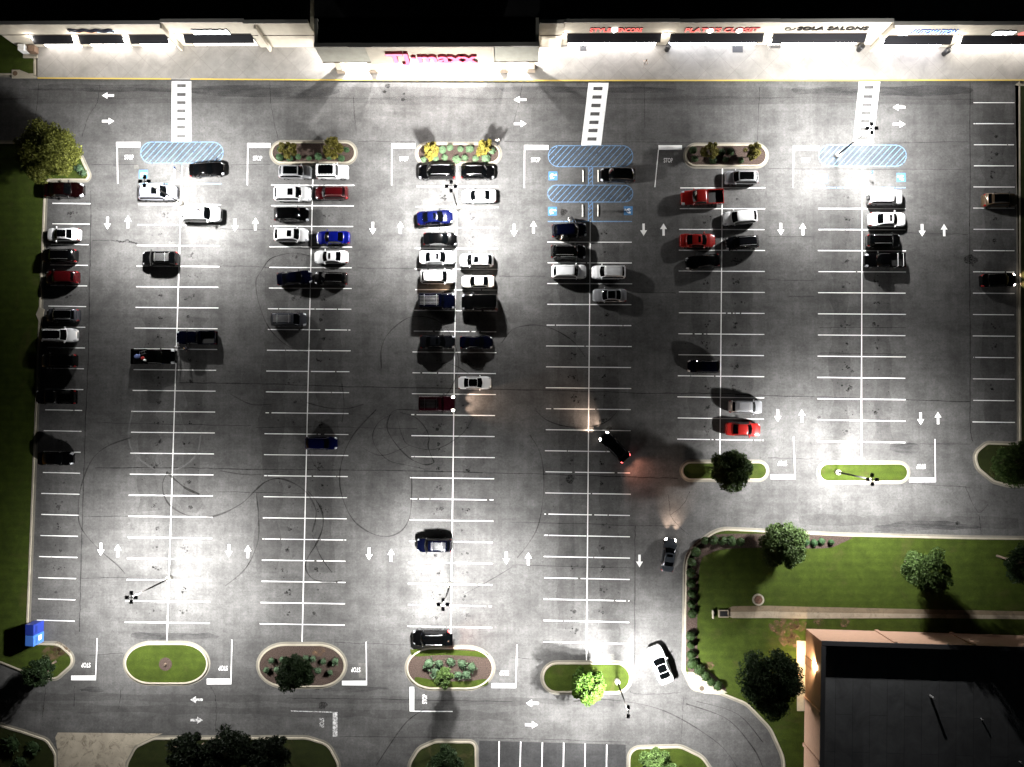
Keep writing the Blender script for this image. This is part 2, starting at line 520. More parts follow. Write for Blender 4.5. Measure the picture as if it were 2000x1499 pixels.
# tyre wear in the driving lanes, darker bands down the stall fields
wb = MB()
for x0, y0, x1, y1, w in ((0, 182, 1900, 182, 1.6), (0, 196, 1900, 198, 1.0), (545, 470, 520, 1120, 3.0), (650, 470, 628, 1120, 3.0), (1110, 470, 1105, 1230, 2.6),
                          (1195, 470, 1190, 1230, 2.6), (1370, 420, 1365, 840, 2.6), (1450, 420, 1450, 840, 2.6), (300, 620, 285, 1000, 2.6), (385, 620, 372, 1000, 2.6),
                          (1640, 420, 1640, 860, 2.4), (1725, 420, 1725, 860, 2.4), (850, 800, 845, 940, 2.6), (930, 800, 925, 940, 2.6), (1940, 200, 1940, 830, 3.0),
                          (0, 1380, 1000, 1400, 1.2), (30, 1360, 1200, 1372, 1.0), (1560, 1015, 1990, 1022, 1.4)):
    a, b = P(x0, y0), P(x1, y1)
    n = 24
    pts = [(a.x + (b.x - a.x) * i / n + random.uniform(-.1, .1), a.y + (b.y - a.y) * i / n + random.uniform(-.1, .1)) for i in range(n + 1)]
    wb.ribbon(pts, [w * random.uniform(0.6, 1.25) for _ in pts], 0.002)
lotpart('wear_and_dark_band', wb, M['dark_band'])

# --- stall lines: (top-left, top-right, bottom-left, bottom-right, rows, centre top, centre bottom)
COLS = [
    ((272, 359.5), (432, 360.5), (244, 1215.5), (410, 1217.5), 21, (356, 325), (326, 1253), 0),
    ((530, 362), (691, 362.5), (508, 1218.8), (672.5, 1221.3), 21, (611, 350), (590, 1256), 0),
    ((813, 364.5), (974, 365), (796, 1223.5), (960.5, 1226.5), 21, (893, 324), (880, 1262), 0),
    ((1070, 433), (1235, 433), (1061, 1254), (1229, 1258), 20, (1153, 433), (1145.5, 1290), 1),
    ((1328, 367.5), (1494, 367.5), (1323, 858), (1491.5, 860.5), 12, (1411, 330), (1406, 897), 0),
    ((1599, 367), (1769, 367), (1596, 862.5), (1768, 864.8), 12, (1684, 367), (1682, 900), 1),
    ((103, 397.5), (176, 398.3), (72, 1211.5), (146, 1213.5), 20, None, None, 0),
    ((1902, 201), (1981, 201), (1900, 824.5), (1981.5, 825.5), 15, None, None, 0),
]
sl = MB()
STALL = []
for ci, (tl, tr, bl, br, n, ct, cb, skip0) in enumerate(COLS):
    TL, TR, BL, BR = P(*tl), P(*tr), P(*bl), P(*br)
    for i in range(n + 1):
        t = i / n
        a, b = TL.lerp(BL, t), TR.lerp(BR, t)
        STALL.append((ci, i, a, b))
        if i == 0 and (skip0 or ci == 0): continue
        if ci == 0 and i == 0: continue
        d = (b - a).normalized()
        ja, jb = random.uniform(-.06, .06), random.uniform(-.06, .06)
        cuts = []
        if ci in (1, 2, 3, 4) and i > 4 and random.random() < .62:
            for _ in range(random.randint(1, 4)):
                q = random.random(); cuts.append((q, q + random.uniform(.008, .03)))
        elif random.random() < .3:
            q = random.random(); cuts.append((q, q + random.uniform(.005, .02)))
        cuts.sort(); t0 = 0.0
        for q0, q1 in cuts + [(1.0, 1.0)]:
            if q0 - t0 > .01: sl.ribbon([a.lerp(b, t0) + d * ja, a.lerp(b, q0) + d * jb], 0.11 * random.uniform(.88, 1.1), 0.005)
            t0 = max(t0, q1)
    if ct:
        sl.ribbon([P(*ct), P(*cb)], 0.125, 0.0065)
for x0, y0, x1, y1 in ((975, 1448, 974, 1530), (1017, 1449, 1015, 1530), (1059.5, 1450, 1057.5, 1530), (1101, 1451, 1100, 1530), (1143, 1453, 1142, 1530), (1185, 1455, 1184, 1530)):
    sl.ribbon([P(x0, y0), P(x1, y1)], 0.13, 0.005)
lotpart('stall_lines', sl, M['white'])
# blue lines of the accessible stalls
bl = MB()
for y, x0, x1 in ((359.5, 272, 432), (433, 1070, 1235), (367, 1599, 1769)):
    bl.ribbon([P(x0, y), P(x1, y)], 0.13, 0.005)
bl.ribbon([P(355.5, 319), P(354.8, 359)], 0.15, 0.005)
bl.ribbon([P(1684.5, 325), P(1684, 367)], 0.15, 0.005)
for y0, y1 in ((326, 362), (395, 432)):
    for x in (1149.5, 1157.5): bl.ribbon([P(x, y0), P(x - .3, y1)], 0.12, 0.005)
    k = y0 + 2
    while k + 6 < y1:
        bl.ribbon([P(1149.8, k + 7), P(1157.3, k)], 0.12, 0.005); k += 8
HATCH = [(275, 278, 436, 319), (1071, 285, 1236, 326), (1070, 362, 1236, 395), (1599, 284, 1770, 325)]
for x0, y0, x1, y1 in HATCH:
    o = stadium_px(x0, y0, x1, y1, rx=(y1 - y0) / 2)
    pts = W2(o)
    bl.ribbon(pts + [pts[0], pts[1]], 0.10, 0.005)
    r = (y1 - y0) / 2; cy = (y0 + y1) / 2
    ext = lambda y: (x0 + r - math.sqrt(max(0, r * r - (y - cy) ** 2)), x1 - r + math.sqrt(max(0, r * r - (y - cy) ** 2)))
    s = x0 - 30
    while s < x1:
        pts = []
        for k in range(41):
            yy = y1 - (y1 - y0) * k / 40; xx = s + (y1 - yy) * 0.92
            a, b = ext(yy)
            if a <= xx <= b: pts.append(P(xx, yy))
        if len(pts) > 3: bl.ribbon([pts[0], pts[-1]], 0.085, 0.0055)
        s += 11.3
lotpart('accessible_stall_lines', bl, M['blue'])
hz = MB()
for x0, y0, x1, y1 in HATCH: hz.poly(W2(stadium_px(x0 + 1, y0 + 1, x1 - 1, y1 - 1)), 0.003)
lotpart('accessible_aisle_tint', hz, film_mat('faded blue wash', (0.065, 0.09, 0.125), 0.45, 1.2))


def symbol(px, py, flip):
    c = P(px, py); s = 0.58
    o = MB().box((c.x, c.y, 0.004), (2 * s, 2 * s, 0.004)).build('accessible_symbol', M['blue_solid'], lot)
    k = -1 if flip else 1
    # wheelchair figure lying along the stall: its head points to the stall's end
    def q(u, v): return (c.x + k * u, c.y + v)
    gl = MB()
    cc = q(-0.08, -0.03)
    a = [(cc[0] + 0.27 * math.cos(t), cc[1] + 0.27 * math.sin(t)) for t in [R(20 + 300 * i / 18) * k for i in range(19)]]
    gl.ribbon(a, 0.09, 0.0085)
    gl.ribbon([q(0.02, 0.12), q(0.22, 0.10), q(0.50, 0.06)], 0.09, 0.009)
    gl.ribbon([q(0.02, 0.12), q(-0.12, 0.02)], 0.09, 0.0095)
    gl.ribbon([q(-0.12, 0.02), q(-0.14, -0.28), q(-0.3, -0.38)], 0.09, 0.010)
    gl.disc(q(0.40, 0.20), .07, 0.0105, 10)
    gl.flat('wheelchair_figure', M['white'], o)
    # parented child keeps world placement: parents sit at the origin


for s_ in ((280, 341, 0), (1080, 344, 0), (1079, 413, 0), (1227, 412, 1), (1608, 349, 0), (1760, 347, 1)): symbol(*s_)

# --- arrows
ARROWS = [(211, 187, 180), (211, 237, 0), (1016, 195, 180), (1016, 242, 0), (1756, 210, 180), (1756, 243, 0),
          (210, 436, -90), (250, 434, 90), (459, 440, -90), (499, 438, 90), (728, 446, -90), (782, 445, 90), (1004, 450, -90), (1042, 444, 90),
          (1257, 449, -90), (1296, 449, 90), (1525, 448, -90), (1568, 448, 90), (1801, 450, -90), (1844, 450, 90),
          (1519, 812, -90), (1566, 813, 90), (1798, 818, -90), (1832, 817, 90),
          (197, 1073, -90), (230, 1076, 90), (447, 1076, -90), (484, 1078, 90), (721, 1082, -90), (764, 1085, 90), (989, 1090, -90), (1032, 1092, 90), (1249, 1096, -90),
          (384, 1367, 180), (384, 1407, 0), (1040, 1374, 180), (1038, 1416, 0)]
AR = [(0.82, 0), (0.08, 0.45), (0.08, 0.16), (-0.80, 0.16), (-0.80, -0.16), (0.08, -0.16), (0.08, -0.45)]
for px, py, a in ARROWS:
    c = P(px, py); ca, sa = math.cos(R(a)), math.sin(R(a))
    old = px == 384
    MB().poly([(c.x + x * ca - y * sa, c.y + x * sa + y * ca) for x, y in AR], 0.005).flat('arrow', M['white_old' if old else 'white'], lot)

# --- stop bars, lines and words
WORDS = []


def stop(bar, l0, l1, word, rot, old=False):
    m = MB()
    x0, y0, x1, y1 = bar
    m.poly(W2([(x0, y0), (x1, y0), (x1, y1), (x0, y1)]), 0.0055)
    m.ribbon([P(*l0), P(*l1)], 0.11, 0.005)
    o = lotpart('stop_line', m, M['white_old' if old else 'white'])
    t = text_mesh('stop_word', 'STOP', 0.82, M['white_old' if old else 'white'], 0, .012)
    p = P(*word)
    t.location = (p.x, p.y, 0.006); t.rotation_euler = (0, 0, R(rot)); t.scale = (0.60, 1.0, 1)
    t.parent = lot


for bar, l0, l1, w in (((227, 278, 274, 288), (229, 288), (230, 359), (252, 308)), ((483, 280, 528, 289), (484, 289), (483, 362), (503, 310)),
                       ((765, 281, 811, 290), (765.5, 290), (765, 362), (789, 311)), ((1024, 284, 1071, 293), (1024.5, 293), (1024, 367), (1046, 313)),
                       ((1286, 284, 1332, 293), (1286, 293), (1279, 366), (1305, 314)), ((1549, 285, 1600, 293), (1549.5, 293), (1549, 367), (1574, 314))):
    stop(bar, l0, l1, w, 0)
for bar, l0, l1, w in (((139, 1320, 186, 1329), (190, 1247), (186.5, 1329), (168, 1299)), ((404, 1326, 451, 1337), (453, 1250), (451, 1337), (436, 1305)),
                       ((668, 1330, 716, 1339), (715.3, 1254), (716, 1339), (695, 1308)), ((960, 1335, 1007, 1344), (1010, 1260), (1007, 1344), (985, 1314)),
                       ((1505, 927, 1553, 936), (1550, 853), (1553, 936), (1528, 905)), ((1776, 933, 1827, 942), (1826, 858), (1827, 942), (1799, 911))):
    stop(bar, l0, l1, w, 180)
stop((800, 1342, 809, 1390), (809, 1389.5), (884, 1390), (830, 1366), 90)
stop((650, 1391, 659, 1439), (568, 1389), (650, 1391.5), (628, 1412), -90, True)

# --- crosswalks
for tx0, tx1, bx0, bx1, y0, y1, holes in ((335.5, 373.5, 335, 373, 159, 277, (168, 185, 201, 217, 233, 249, 266)),
                                          (1149.5, 1189, 1135, 1174, 162, 285, (173.5, 190, 206.5, 223, 239.5, 255.5, 272)),
                                          (1678, 1719, 1665.5, 1704.5, 160, 283, (171, 189, 205, 221, 237, 253, 270))):
    m = MB()
    f = lambda x, y: P(x + 0, y)
    def xx(u, y):
        t = (y - y0) / (y1 - y0)
        a, b = tx0 + (bx0 - tx0) * t, tx1 + (bx1 - tx1) * t
        return a + (b - a) * u
    ys = [y0] + [v for h in holes for v in (h - 3.4, h + 3.4)] + [y1]
    for u0, u1 in ((0, 0.27), (0.73, 1)):
        m.poly(W2([(xx(u0, y0), y0), (xx(u1, y0), y0), (xx(u1, y1), y1), (xx(u0, y1), y1)]), 0.005)
    for i in range(0, len(ys), 2):
        a, b = ys[i], ys[i + 1]
        m.poly(W2([(xx(.27, a), a), (xx(.73, a), a), (xx(.73, b), b), (xx(.27, b), b)]), 0.005)
    lotpart('crosswalk', m, M['white'])

# --- cracks and seams
CR = [[(178, 372), (176, 500), (172, 700), (168, 800), (163, 950), (158, 1125), (155, 1235)], [(1895, 160), (1894, 500), (1895, 700), (1895, 830), (1900, 862)],
      [(190, 826), (345, 829), (490, 832)], [(500, 836), (590, 834), (720, 836), (815, 838)], [(185, 914), (345, 914), (500, 917), (720, 919), (1000, 925), (1190, 931), (1325, 935)],
      [(165, 1009), (260, 1009)], [(425, 961), (500, 962), (600, 964)], [(350, 748), (500, 750), (700, 756), (1000, 761), (1250, 768), (1400, 769), (1500, 773), (1700, 779), (1895, 785)],
      [(1000, 1020), (1150, 1024), (1240, 1027), (1320, 1027)], [(1241, 1027), (1240, 1075), (1239.5, 1300)], [(1000, 1104), (1240, 1110)], [(178, 322), (270, 322)], [(440, 323), (527, 321)],
      [(700, 276), (810, 277)], [(985, 277), (1400, 279)], [(1500, 330), (1890, 332)], [(1720, 280), (1890, 277)], [(76, 162), (70, 230)], [(195, 165), (190, 200), (172, 230), (160, 268)],
      [(527, 162), (530, 210), (543, 272)], [(690, 190), (692, 220), (696, 262)], [(1020, 165), (1012, 205), (1003, 240)], [(1258, 165), (1259, 250)], [(1483, 170), (1480, 275)],
      [(90, 1344), (86, 1370), (83, 1400)], [(237, 1347), (231, 1385)], [(410, 1340), (419, 1355), (422, 1380), (421, 1430)], [(1335, 1360), (1333, 1400), (1330, 1450)],
      [(1230, 1350), (1240, 1355), (1290, 1356), (1330, 1353)], [(560, 1364), (690, 1365), (1000, 1371)], [(655, 1255), (720, 1258), (800, 1260)], [(660, 1439), (1000, 1443), (1225, 1450)],
      [(180, 470), (230, 471), (270, 476)], [(430, 447), (520, 449)], [(430, 520), (500, 521), (530, 524)], [(700, 524), (808, 525)], [(975, 540), (1065, 540)], [(1235, 571), (1320, 573)],
      [(1305, 967), (1308, 990), (1310, 1008), (1326, 1028), (1345, 1045)], [(1310, 1006), (1335, 985), (1347, 960)], [(1500, 462), (1590, 463)], [(1500, 547), (1590, 548)], [(1770, 455), (1890, 458)],
      [(1500, 895), (1600, 897)], [(1770, 867), (1895, 868)], [(1780, 945), (1895, 952)], [(1912, 1005), (1916, 1040)], [(1885, 950), (1910, 1000), (1930, 985)], [(1000, 1285), (1055, 1288)],
      [(158, 1130), (250, 1128)], [(175, 1280), (240, 1276)], [(145, 1340), (145, 1380)], [(1540, 580), (1590, 580)], [(1600, 640), (1770, 640)], [(1600, 690), (1770, 692)]]
cr = MB()
for k, c in enumerate(CR):
    pts = spline(W2(c), 10)
    pts = [(p[0] + random.uniform(-.05, .05), p[1] + random.uniform(-.05, .05)) for p in pts]
    w = 0.10 if k in (0, 1, 4, 7, 9) else 0.06
    cr.ribbon(pts, [w * random.uniform(.6, 1.3) for _ in pts], 0.0025 if k % 2 else 0.003)
# the wide open crack
pts = spline(W2([(228, 471), (240, 473), (248, 469), (255, 473), (268, 476)]), 8)
cr.ribbon([(p[0] + random.uniform(-.08, .08), p[1] + random.uniform(-.1, .1)) for p in pts], [random.uniform(.08, .26) for _ in pts], 0.0035)
lotpart('crack', cr, M['tar'])

# --- skid marks
SK = [([(256, 855), (210, 872), (180, 898), (160, 945), (153, 990), (158, 1030), (190, 1070), (230, 1105), (245, 1122)], .15),
      ([(325, 922), (345, 940), (365, 955), (390, 966)], .3),
      ([(327, 922), (317, 950), (330, 985), (370, 1008), (420, 1008), (470, 985), (500, 957), (520, 941), (545, 935), (575, 945), (600, 964), (615, 990), (617, 1010), (610, 1040)], .2),
      ([(602, 960), (622, 985), (631, 1010), (629, 1035), (618, 1062), (601, 1090), (597, 1110), (610, 1130), (640, 1138), (668, 1134)], .22),
      ([(610, 1045), (625, 1085), (648, 1118)], .1),
      ([(500, 960), (505, 1010), (503, 1060), (480, 1110), (440, 1145)], .14),
      ([(735, 800), (690, 850), (668, 900), (664, 950), (680, 1000), (705, 1030), (745, 1048), (780, 1040), (800, 1010), (804, 960), (804, 930)], .17),
      ([(820, 802), (775, 801), (760, 815), (757, 840), (775, 870), (800, 895), (825, 907), (840, 907), (848, 903)], .17),
      ([(848, 903), (840, 885), (836, 870), (838, 855), (830, 835), (810, 815), (782, 806)], .15),
      ([(765, 810), (740, 825), (728, 850), (735, 875), (760, 900), (800, 910), (830, 917)], .10),
      ([(775, 812), (785, 850), (800, 870), (850, 878), (900, 850), (925, 815)], .10),
      ([(510, 530), (500, 550), (505, 590), (525, 640), (560, 675), (600, 690)], .12), ([(510, 530), (530, 505), (570, 495), (605, 500)], .12),
      ([(745, 720), (745, 680), (760, 650), (790, 625), (815, 618), (850, 625), (875, 645), (893, 690), (895, 720), (880, 760), (855, 790)], .13),
      ([(980, 670), (1000, 645), (1030, 636), (1060, 637), (1090, 648), (1120, 668), (1143, 697)], .14),
      ([(1035, 850), (1055, 885), (1062, 930), (1060, 980), (1050, 1030), (1030, 1065), (1010, 1090)], .12),
      ([(1047, 803), (1070, 822), (1110, 834), (1160, 833), (1190, 820), (1208, 800)], .14), ([(905, 1162), (960, 1132), (1000, 1108)], .10),
      ([(735, 1495), (790, 1415), (830, 1385)], .14), ([(600, 787), (640, 797), (680, 798), (710, 790)], .13), ([(668, 750), (672, 790), (668, 825)], .14),
      ([(604, 880), (612, 905), (625, 920)], .1), ([(860, 705), (890, 715), (915, 730)], .12), ([(700, 870), (745, 890), (800, 870)], .08), ([(450, 770), (490, 790), (530, 790)], .1),
      ([(430, 920), (490, 928), (560, 920)], .1), ([(1120, 1370), (1200, 1368), (1300, 1390), (1400, 1450), (1440, 1499)], .12), ([(1340, 1375), (1420, 1405), (1470, 1460), (1490, 1499)], .16),
      ([(1360, 1370), (1440, 1395), (1490, 1450)], .12)]
sk = MB()
for i, (c, w) in enumerate(SK):
    pts = spline(W2(c), 14)
    sk.ribbon(pts, [w * (0.75 + 0.35 * math.sin(j * .21 + i)) for j in range(len(pts))], 0.0075 + 0.0004 * (i % 5))
lotpart('skid_mark', sk, M['rubber'])
sc = MB()
sc.ribbon(spline(W2([(262, 790), (252, 840), (258, 880), (290, 910), (322, 920), (360, 910), (385, 885), (392, 850)]), 12), 0.2, 0.0072)
for dx in (-12, -4, 4): sc.ribbon(spline(W2([(310 + dx, 890), (311 + dx * .8, 905), (322, 921)]), 8), 0.1, 0.0071)
lotpart('pale_scuff', sc, M['scuff'])

# --- oil blobs: stall stains and painted pedestrian shadows
oil_and_shadow = MB()


def blob(x, y, r, z):
    r *= 1.35
    n = 13
    ph = random.uniform(0, 6.28)
    oil_and_shadow.poly([(x + r * random.uniform(.55, 1.15) * math.cos(ph + 2 * math.pi * k / n), y + r * random.uniform(.5, 1.0) * math.sin(ph + 2 * math.pi * k / n)) for k in range(n)], z)


for ci, i, a, b in STALL:
    if i == 0: continue
    prev = [s for s in STALL if s[0] == ci and s[1] == i - 1][0]
    halves = ((0.07, 0.43), (0.57, 0.93)) if ci < 6 else ((0.1, 0.8),)
    for h, (u0, u1) in enumerate(halves):
        u = (u1 - 0.10) if h == 0 else (u0 + 0.10)
        c = (a.lerp(b, u) + prev[2].lerp(prev[3], u)) / 2
        if ci >= 6: c = (a.lerp(b, .5) + prev[2].lerp(prev[3], .5)) / 2
        k = random.random()
        if k < .78:
            nb = random.randint(2, 6) if k < .55 else random.randint(6, 11)
            for q in range(nb):
                blob(c.x + random.gauss(0, .35), c.y + random.gauss(0, .26), random.uniform(.035, .13) if q else random.uniform(.1, .24), 0.0085 + .0003 * (q % 6))
        for q in range(random.randint(0, 3)):
            v = random.uniform(u0, u1)
            d = a.lerp(b, v)
            blob(d.x, d.y + random.uniform(.4, 2.2), random.uniform(.025, .08), 0.009)
for x, y, r in ((1895, 508, .75), (757, 168, .3), (751, 180, .22), (789, 184, .16), (787, 195, .22), (630, 1378, .5), (1100, 414, .42), (1115, 936, .5), (1190, 838, .3), (620, 1340, .5), (1600, 815, .2), (1660, 757, .3), (1870, 1022, .25)):  # small blobs before the central store: painted shadows of passing pedestrians
    c = P(x, y)
    blob(c.x, c.y, r, 0.0088)
lotpart('oil_and_shadow_stain', oil_and_shadow, M['oil_and_shadow'])

# --- asphalt patch of the stall bay at the south edge
MB().poly(W2([(936, 1447), (1222, 1455), (1224, 1560), (936, 1560)]), 0.0015).flat('stall_bay', M['asphalt_dark'], lot)

pp = MB()
for q in ([(1158, 1277), (1200, 1278), (1200, 1291), (1158, 1290)], [(262, 322), (270, 322), (272, 330), (262, 330)], [(700, 1295), (716, 1296), (716, 1325), (701, 1324)]):
    pp.poly(W2(q), 0.0018)
lotpart('asphalt_patch', pp, asphalt_mat('pale asphalt patch', (.125, .122, .115)))
pd = MB()
for q in ([(1700, 1030), (1790, 1018), (1900, 1024), (1908, 1034), (1800, 1036), (1720, 1040)], [(1010, 170), (1300, 172), (1300, 182), (1010, 180)], [(1560, 172), (1670, 173), (1670, 186), (1560, 184)], [(1720, 170), (1880, 170), (1880, 185), (1720, 186)], [(80, 165), (330, 168), (330, 180), (80, 176)], [(390, 168), (640, 170), (630, 190), (390, 184)], [(270, 1236), (410, 1238), (410, 1248), (270, 1247)], [(640, 1345), (760, 1344), (700, 1352), (640, 1350)], [(1740, 870), (1790, 868), (1790, 885), (1745, 884)], [(160, 1345), (205, 1343), (200, 1352), (165, 1351)]):
    o_ = spline(W2(q), 4, True); pd.poly([(p_[0] + random.uniform(-.15, .15), p_[1] + random.uniform(-.15, .15)) for p_ in o_], 0.0022)
_m, _nt, _b = newmat('dark tyre polish'); _b.inputs['Base Color'].default_value = (.025, .025, .026, 1); _b.inputs['Roughness'].default_value = .7
_nt.links.new(ramp(_nt, noise(_nt, mapping(_nt, _nt.nodes.new('ShaderNodeTexCoord').outputs['Object'], (.25, 1.1, 1)), .9, 7, .7), .38, .66, 0, .6), _b.inputs['Alpha'])
lotpart('dark_wear', pd, _m)

# ------------------------------------------------------------------ kerbed islands and lawns
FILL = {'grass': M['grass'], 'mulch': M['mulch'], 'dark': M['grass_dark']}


def island(name, px_outline, fill, label, gut=0.28, kerb=0.2, bands=None):
    o = W2([(p[0], p[1]) for p in px_outline])
    a = [Vector(p[:2]) for p in o]
    b = offset(a, gut); c = offset(b, kerb)
    k = MB()
    k.ring(a, b, -0.01, 0.012)
    root = k.build(name, M['gutter'])
    tag(root, label, 'traffic island' if name == 'island' else 'lawn', kind='structure')
    MB().ring(b, c, -0.01, 0.15).build('kerb', M['concrete'], root)
    MB().prism(c, -0.02, 0.11).build('lawn' if fill != 'mulch' else 'mulch_bed', FILL[fill], root)
    return root, c


isl = {}
for key, box, fill, label in (
        ('T2', (526, 274, 699, 324), 'mulch', 'mulched island with two yellow green shrubs at the top of the second stall row'),
        ('T3', (810, 277.5, 981, 324), 'mulch', 'brightly lit mulched island dotted with round pale shrubs before the central shop'),
        ('T5', (1334, 279, 1502, 330), 'mulch', 'shaded mulched island at the top of the row with the red pickup'),
        ('I1', (240, 1252, 411, 1340), 'grass', 'grass island with one round mulch ring and a cut stump'),
        ('I2', (500, 1254, 679, 1346), 'mulch', 'mulched island with round shrubs under one dark tree'),
        ('I3', (790, 1260, 968, 1350), 'mulch', 'island with grass strips, mulch and pale green shrub clusters by the black hatchback'),
        ('I4', (1055, 1290, 1236, 1357), 'grass', 'grass island with the bright green tree and a lamp post'),
        ('I5', (1327, 898, 1503, 942), 'grass', 'grass island under the dark tree east of the reddish tree shadow'),
        ('I6', (1594, 900, 1778, 946), 'grass', 'narrow lit grass island with a lamp post and no tree')):
    r = (box[3] - box[1]) / 2
    root, inner = island('island', stadium_px(*box, rx=r * (1.25 if r > 40 else 1.0)), fill, label)
    isl[key] = (root, inner)
# grass strips on the third bottom island, mulch ring and stump
g3 = MB()
g3.prism(spline(W2([(803, 1272), (815, 1268), (935, 1272), (952, 1284), (915, 1281), (860, 1279), (812, 1282)]), 4, True), 0.08, 0.118)
g3.prism(spline(W2([(812, 1322), (860, 1330), (915, 1330), (950, 1326), (940, 1341), (830, 1340)]), 4, True), 0.08, 0.118)
g3.build('lawn', M['grass'], isl['I3'][0])
c = P(324, 1297)
MB().disc(c, 0.85, 0.116).flat('mulch_ring', M['mulch'], isl['I1'][0])
st = MB(); st.tube([(c.x, c.y, .1), (c.x, c.y, .32)], [.17, .13], 10)
st = st.build('tree_stump', M['bark']); tag(st, 'pale cut tree stump in the mulch ring on the grass island', 'stump')
c = P(324, 1297)

island('verge_lawn', rounded([(93, 393), (96, 357), (172, 357), (181, 345), (160, 297), (110, 276), (0, 275), (-160, 275), (-160, 1235), (0, 1298), (52, 1319), (85, 1329), (112, 1331), (147, 1300), (146, 1278), (118, 1253), (64, 1252), (60, 1213)],
                             [4, 4, 8, 14, 30, 40, 0, 0, 0, 0, 10, 10, 20, 22, 22, 30, 3, 3]), 'grass', 'long dark lawn along the west edge of the lot, ending in a rounded point')
island('verge_lawn', [(-160, -60), (74, -60), (74, 152), (-160, 150)], 'grass', 'small dark lawn beside the west end of the shops')
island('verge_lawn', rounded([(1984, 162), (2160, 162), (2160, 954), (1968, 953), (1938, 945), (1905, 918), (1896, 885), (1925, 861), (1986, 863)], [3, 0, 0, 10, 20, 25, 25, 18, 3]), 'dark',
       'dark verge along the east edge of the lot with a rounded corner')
island('verge_lawn', rounded([(2160, 1049), (1900, 1046), (1640, 1040), (1400, 1028), (1334, 1078), (1331, 1310), (1350, 1350), (1405, 1358), (1455, 1378), (1500, 1425), (1525, 1480), (1534, 1640), (2160, 1640)],
                             [0, 0, 0, 60, 60, 10, 20, 14, 40, 60, 60, 0, 0]), 'grass', 'large lawn with round shrubs along its kerb around the brick building')
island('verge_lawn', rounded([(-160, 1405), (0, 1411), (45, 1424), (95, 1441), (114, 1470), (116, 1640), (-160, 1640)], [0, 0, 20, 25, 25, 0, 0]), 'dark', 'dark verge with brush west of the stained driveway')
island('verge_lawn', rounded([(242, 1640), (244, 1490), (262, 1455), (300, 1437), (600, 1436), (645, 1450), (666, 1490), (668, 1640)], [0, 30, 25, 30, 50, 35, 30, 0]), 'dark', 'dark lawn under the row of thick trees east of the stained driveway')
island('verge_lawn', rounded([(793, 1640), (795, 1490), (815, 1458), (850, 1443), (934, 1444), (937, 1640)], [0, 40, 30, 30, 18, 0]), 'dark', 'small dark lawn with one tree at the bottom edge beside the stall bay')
island('verge_lawn', rounded([(1222, 1640), (1224, 1456), (1330, 1453), (1375, 1475), (1405, 1520), (1420, 1640)], [0, 26, 40, 40, 30, 0]), 'grass', 'small lit lawn with one tree at the bottom by the curving road')
ap = MB().poly(W2([(108, 1440), (113, 1431), (318, 1433), (300, 1440), (262, 1458), (245, 1490), (243, 1640), (115, 1640), (113, 1470)]), 0.014).flat('driveway', M['apron'])
tag(ap, 'stained concrete driveway between two dark verges at the bottom left', 'driveway', kind='structure')
# mulch border along the east lawn, walkway pad, ditch
mb_ = MB().prism(spline(W2([(1337, 1100), (1348, 1072), (1375, 1050), (1410, 1043), (1520, 1043), (1658, 1046), (1640, 1062), (1610, 1071), (1520, 1070), (1420, 1072), (1385, 1082), (1367, 1100), (1362, 1180), (1364, 1290), (1390, 1315), (1418, 1345), (1405, 1352), (1372, 1335), (1340, 1300), (1337, 1200)]), 3, True), 0.05, 0.122)
o = mb_.build('mulch_border', M['mulch']); tag(o, 'curved mulch border with round shrubs inside the east lawn kerb', 'planting bed', kind='structure')
dt = MB().prism(W2([(1421, 1195), (1500, 1194), (1570, 1196), (1800, 1199), (2160, 1205), (2160, 1211), (1800, 1207), (1570, 1208), (1500, 1207), (1430, 1207), (1421, 1203)]), 0.0, 0.135)
o = dt.build('concrete_channel', M['ditch']); tag(o, 'long stained concrete drainage channel crossing the east lawn', 'drainage channel', kind='structure')
MB().prism(W2([(1421, 1189), (1430, 1184), (1500, 1183), (1570, 1185), (1800, 1190), (2160, 1197), (2160, 1204.8), (1800, 1198.8), (1570, 1195.8), (1500, 1193.8), (1421, 1194.8)]), 0.0, 0.125).build('stained_bank', concrete_mat('stained bank', (0.15, 0.115, 0.075), stain=.85), o)
be_ = MB()
for x, y, r in ((1545, 1215, 1.2), (1535, 1240, 1.5), (1550, 1250, 1.1), (1515, 1225, .9), (1530, 1200, .8), (1560, 1222, .9), (100, 1275, 1.3), (112, 1268, 1.0), (125, 1275, .9), (85, 1385, .1), (1650, 1216, .7), (1600, 1215, .7), (1385, 1300, .6), (620, 1272, .8)):
    c_ = P(x, y, .12); be_.poly([(c_.x + r * random.uniform(.7, 1.3) * math.cos(k * .4488), c_.y + r * random.uniform(.6, 1.1) * math.sin(k * .4488)) for k in range(14)], .1245)
_m, _nt, _b = newmat('bare earth'); _b.inputs['Base Color'].default_value = (.11, .065, .035, 1); _b.inputs['Roughness'].default_value = .95
_nt.links.new(ramp(_nt, noise(_nt, _nt.nodes.new('ShaderNodeTexCoord').outputs['Object'], 1.6, 8, .75), .42, .62, 0, .85), _b.inputs['Alpha'])
tag(be_.flat('bare_earth', _m), 'worn brown bare patches in the lawns near the concrete pad and kerbs', 'bare earth', kind='structure')
MB().box((*P(1412, 1198)[:2], 0.2), (1.3, 0.95, 0.2)).build('drain_inlet', M['ditch']); bpy.data.objects['drain_inlet']
tag(bpy.data.objects['drain_inlet'], 'square concrete drain inlet at the west end of the channel', 'drain')
MB().box((*P(1412, 1198)[:2], 0.304), (1.0, 0.68, 0.02)).build('grate', M['black_metal'], bpy.data.objects['drain_inlet'])
o = MB().box((*P(1391, 1199)[:2], 0.25), (0.14, 1.0, 0.5)).build('headwall', M['concrete']); tag(o, 'thin pale concrete headwall standing in the lawn west of the drain', 'headwall')
c = P(1480, 1171)
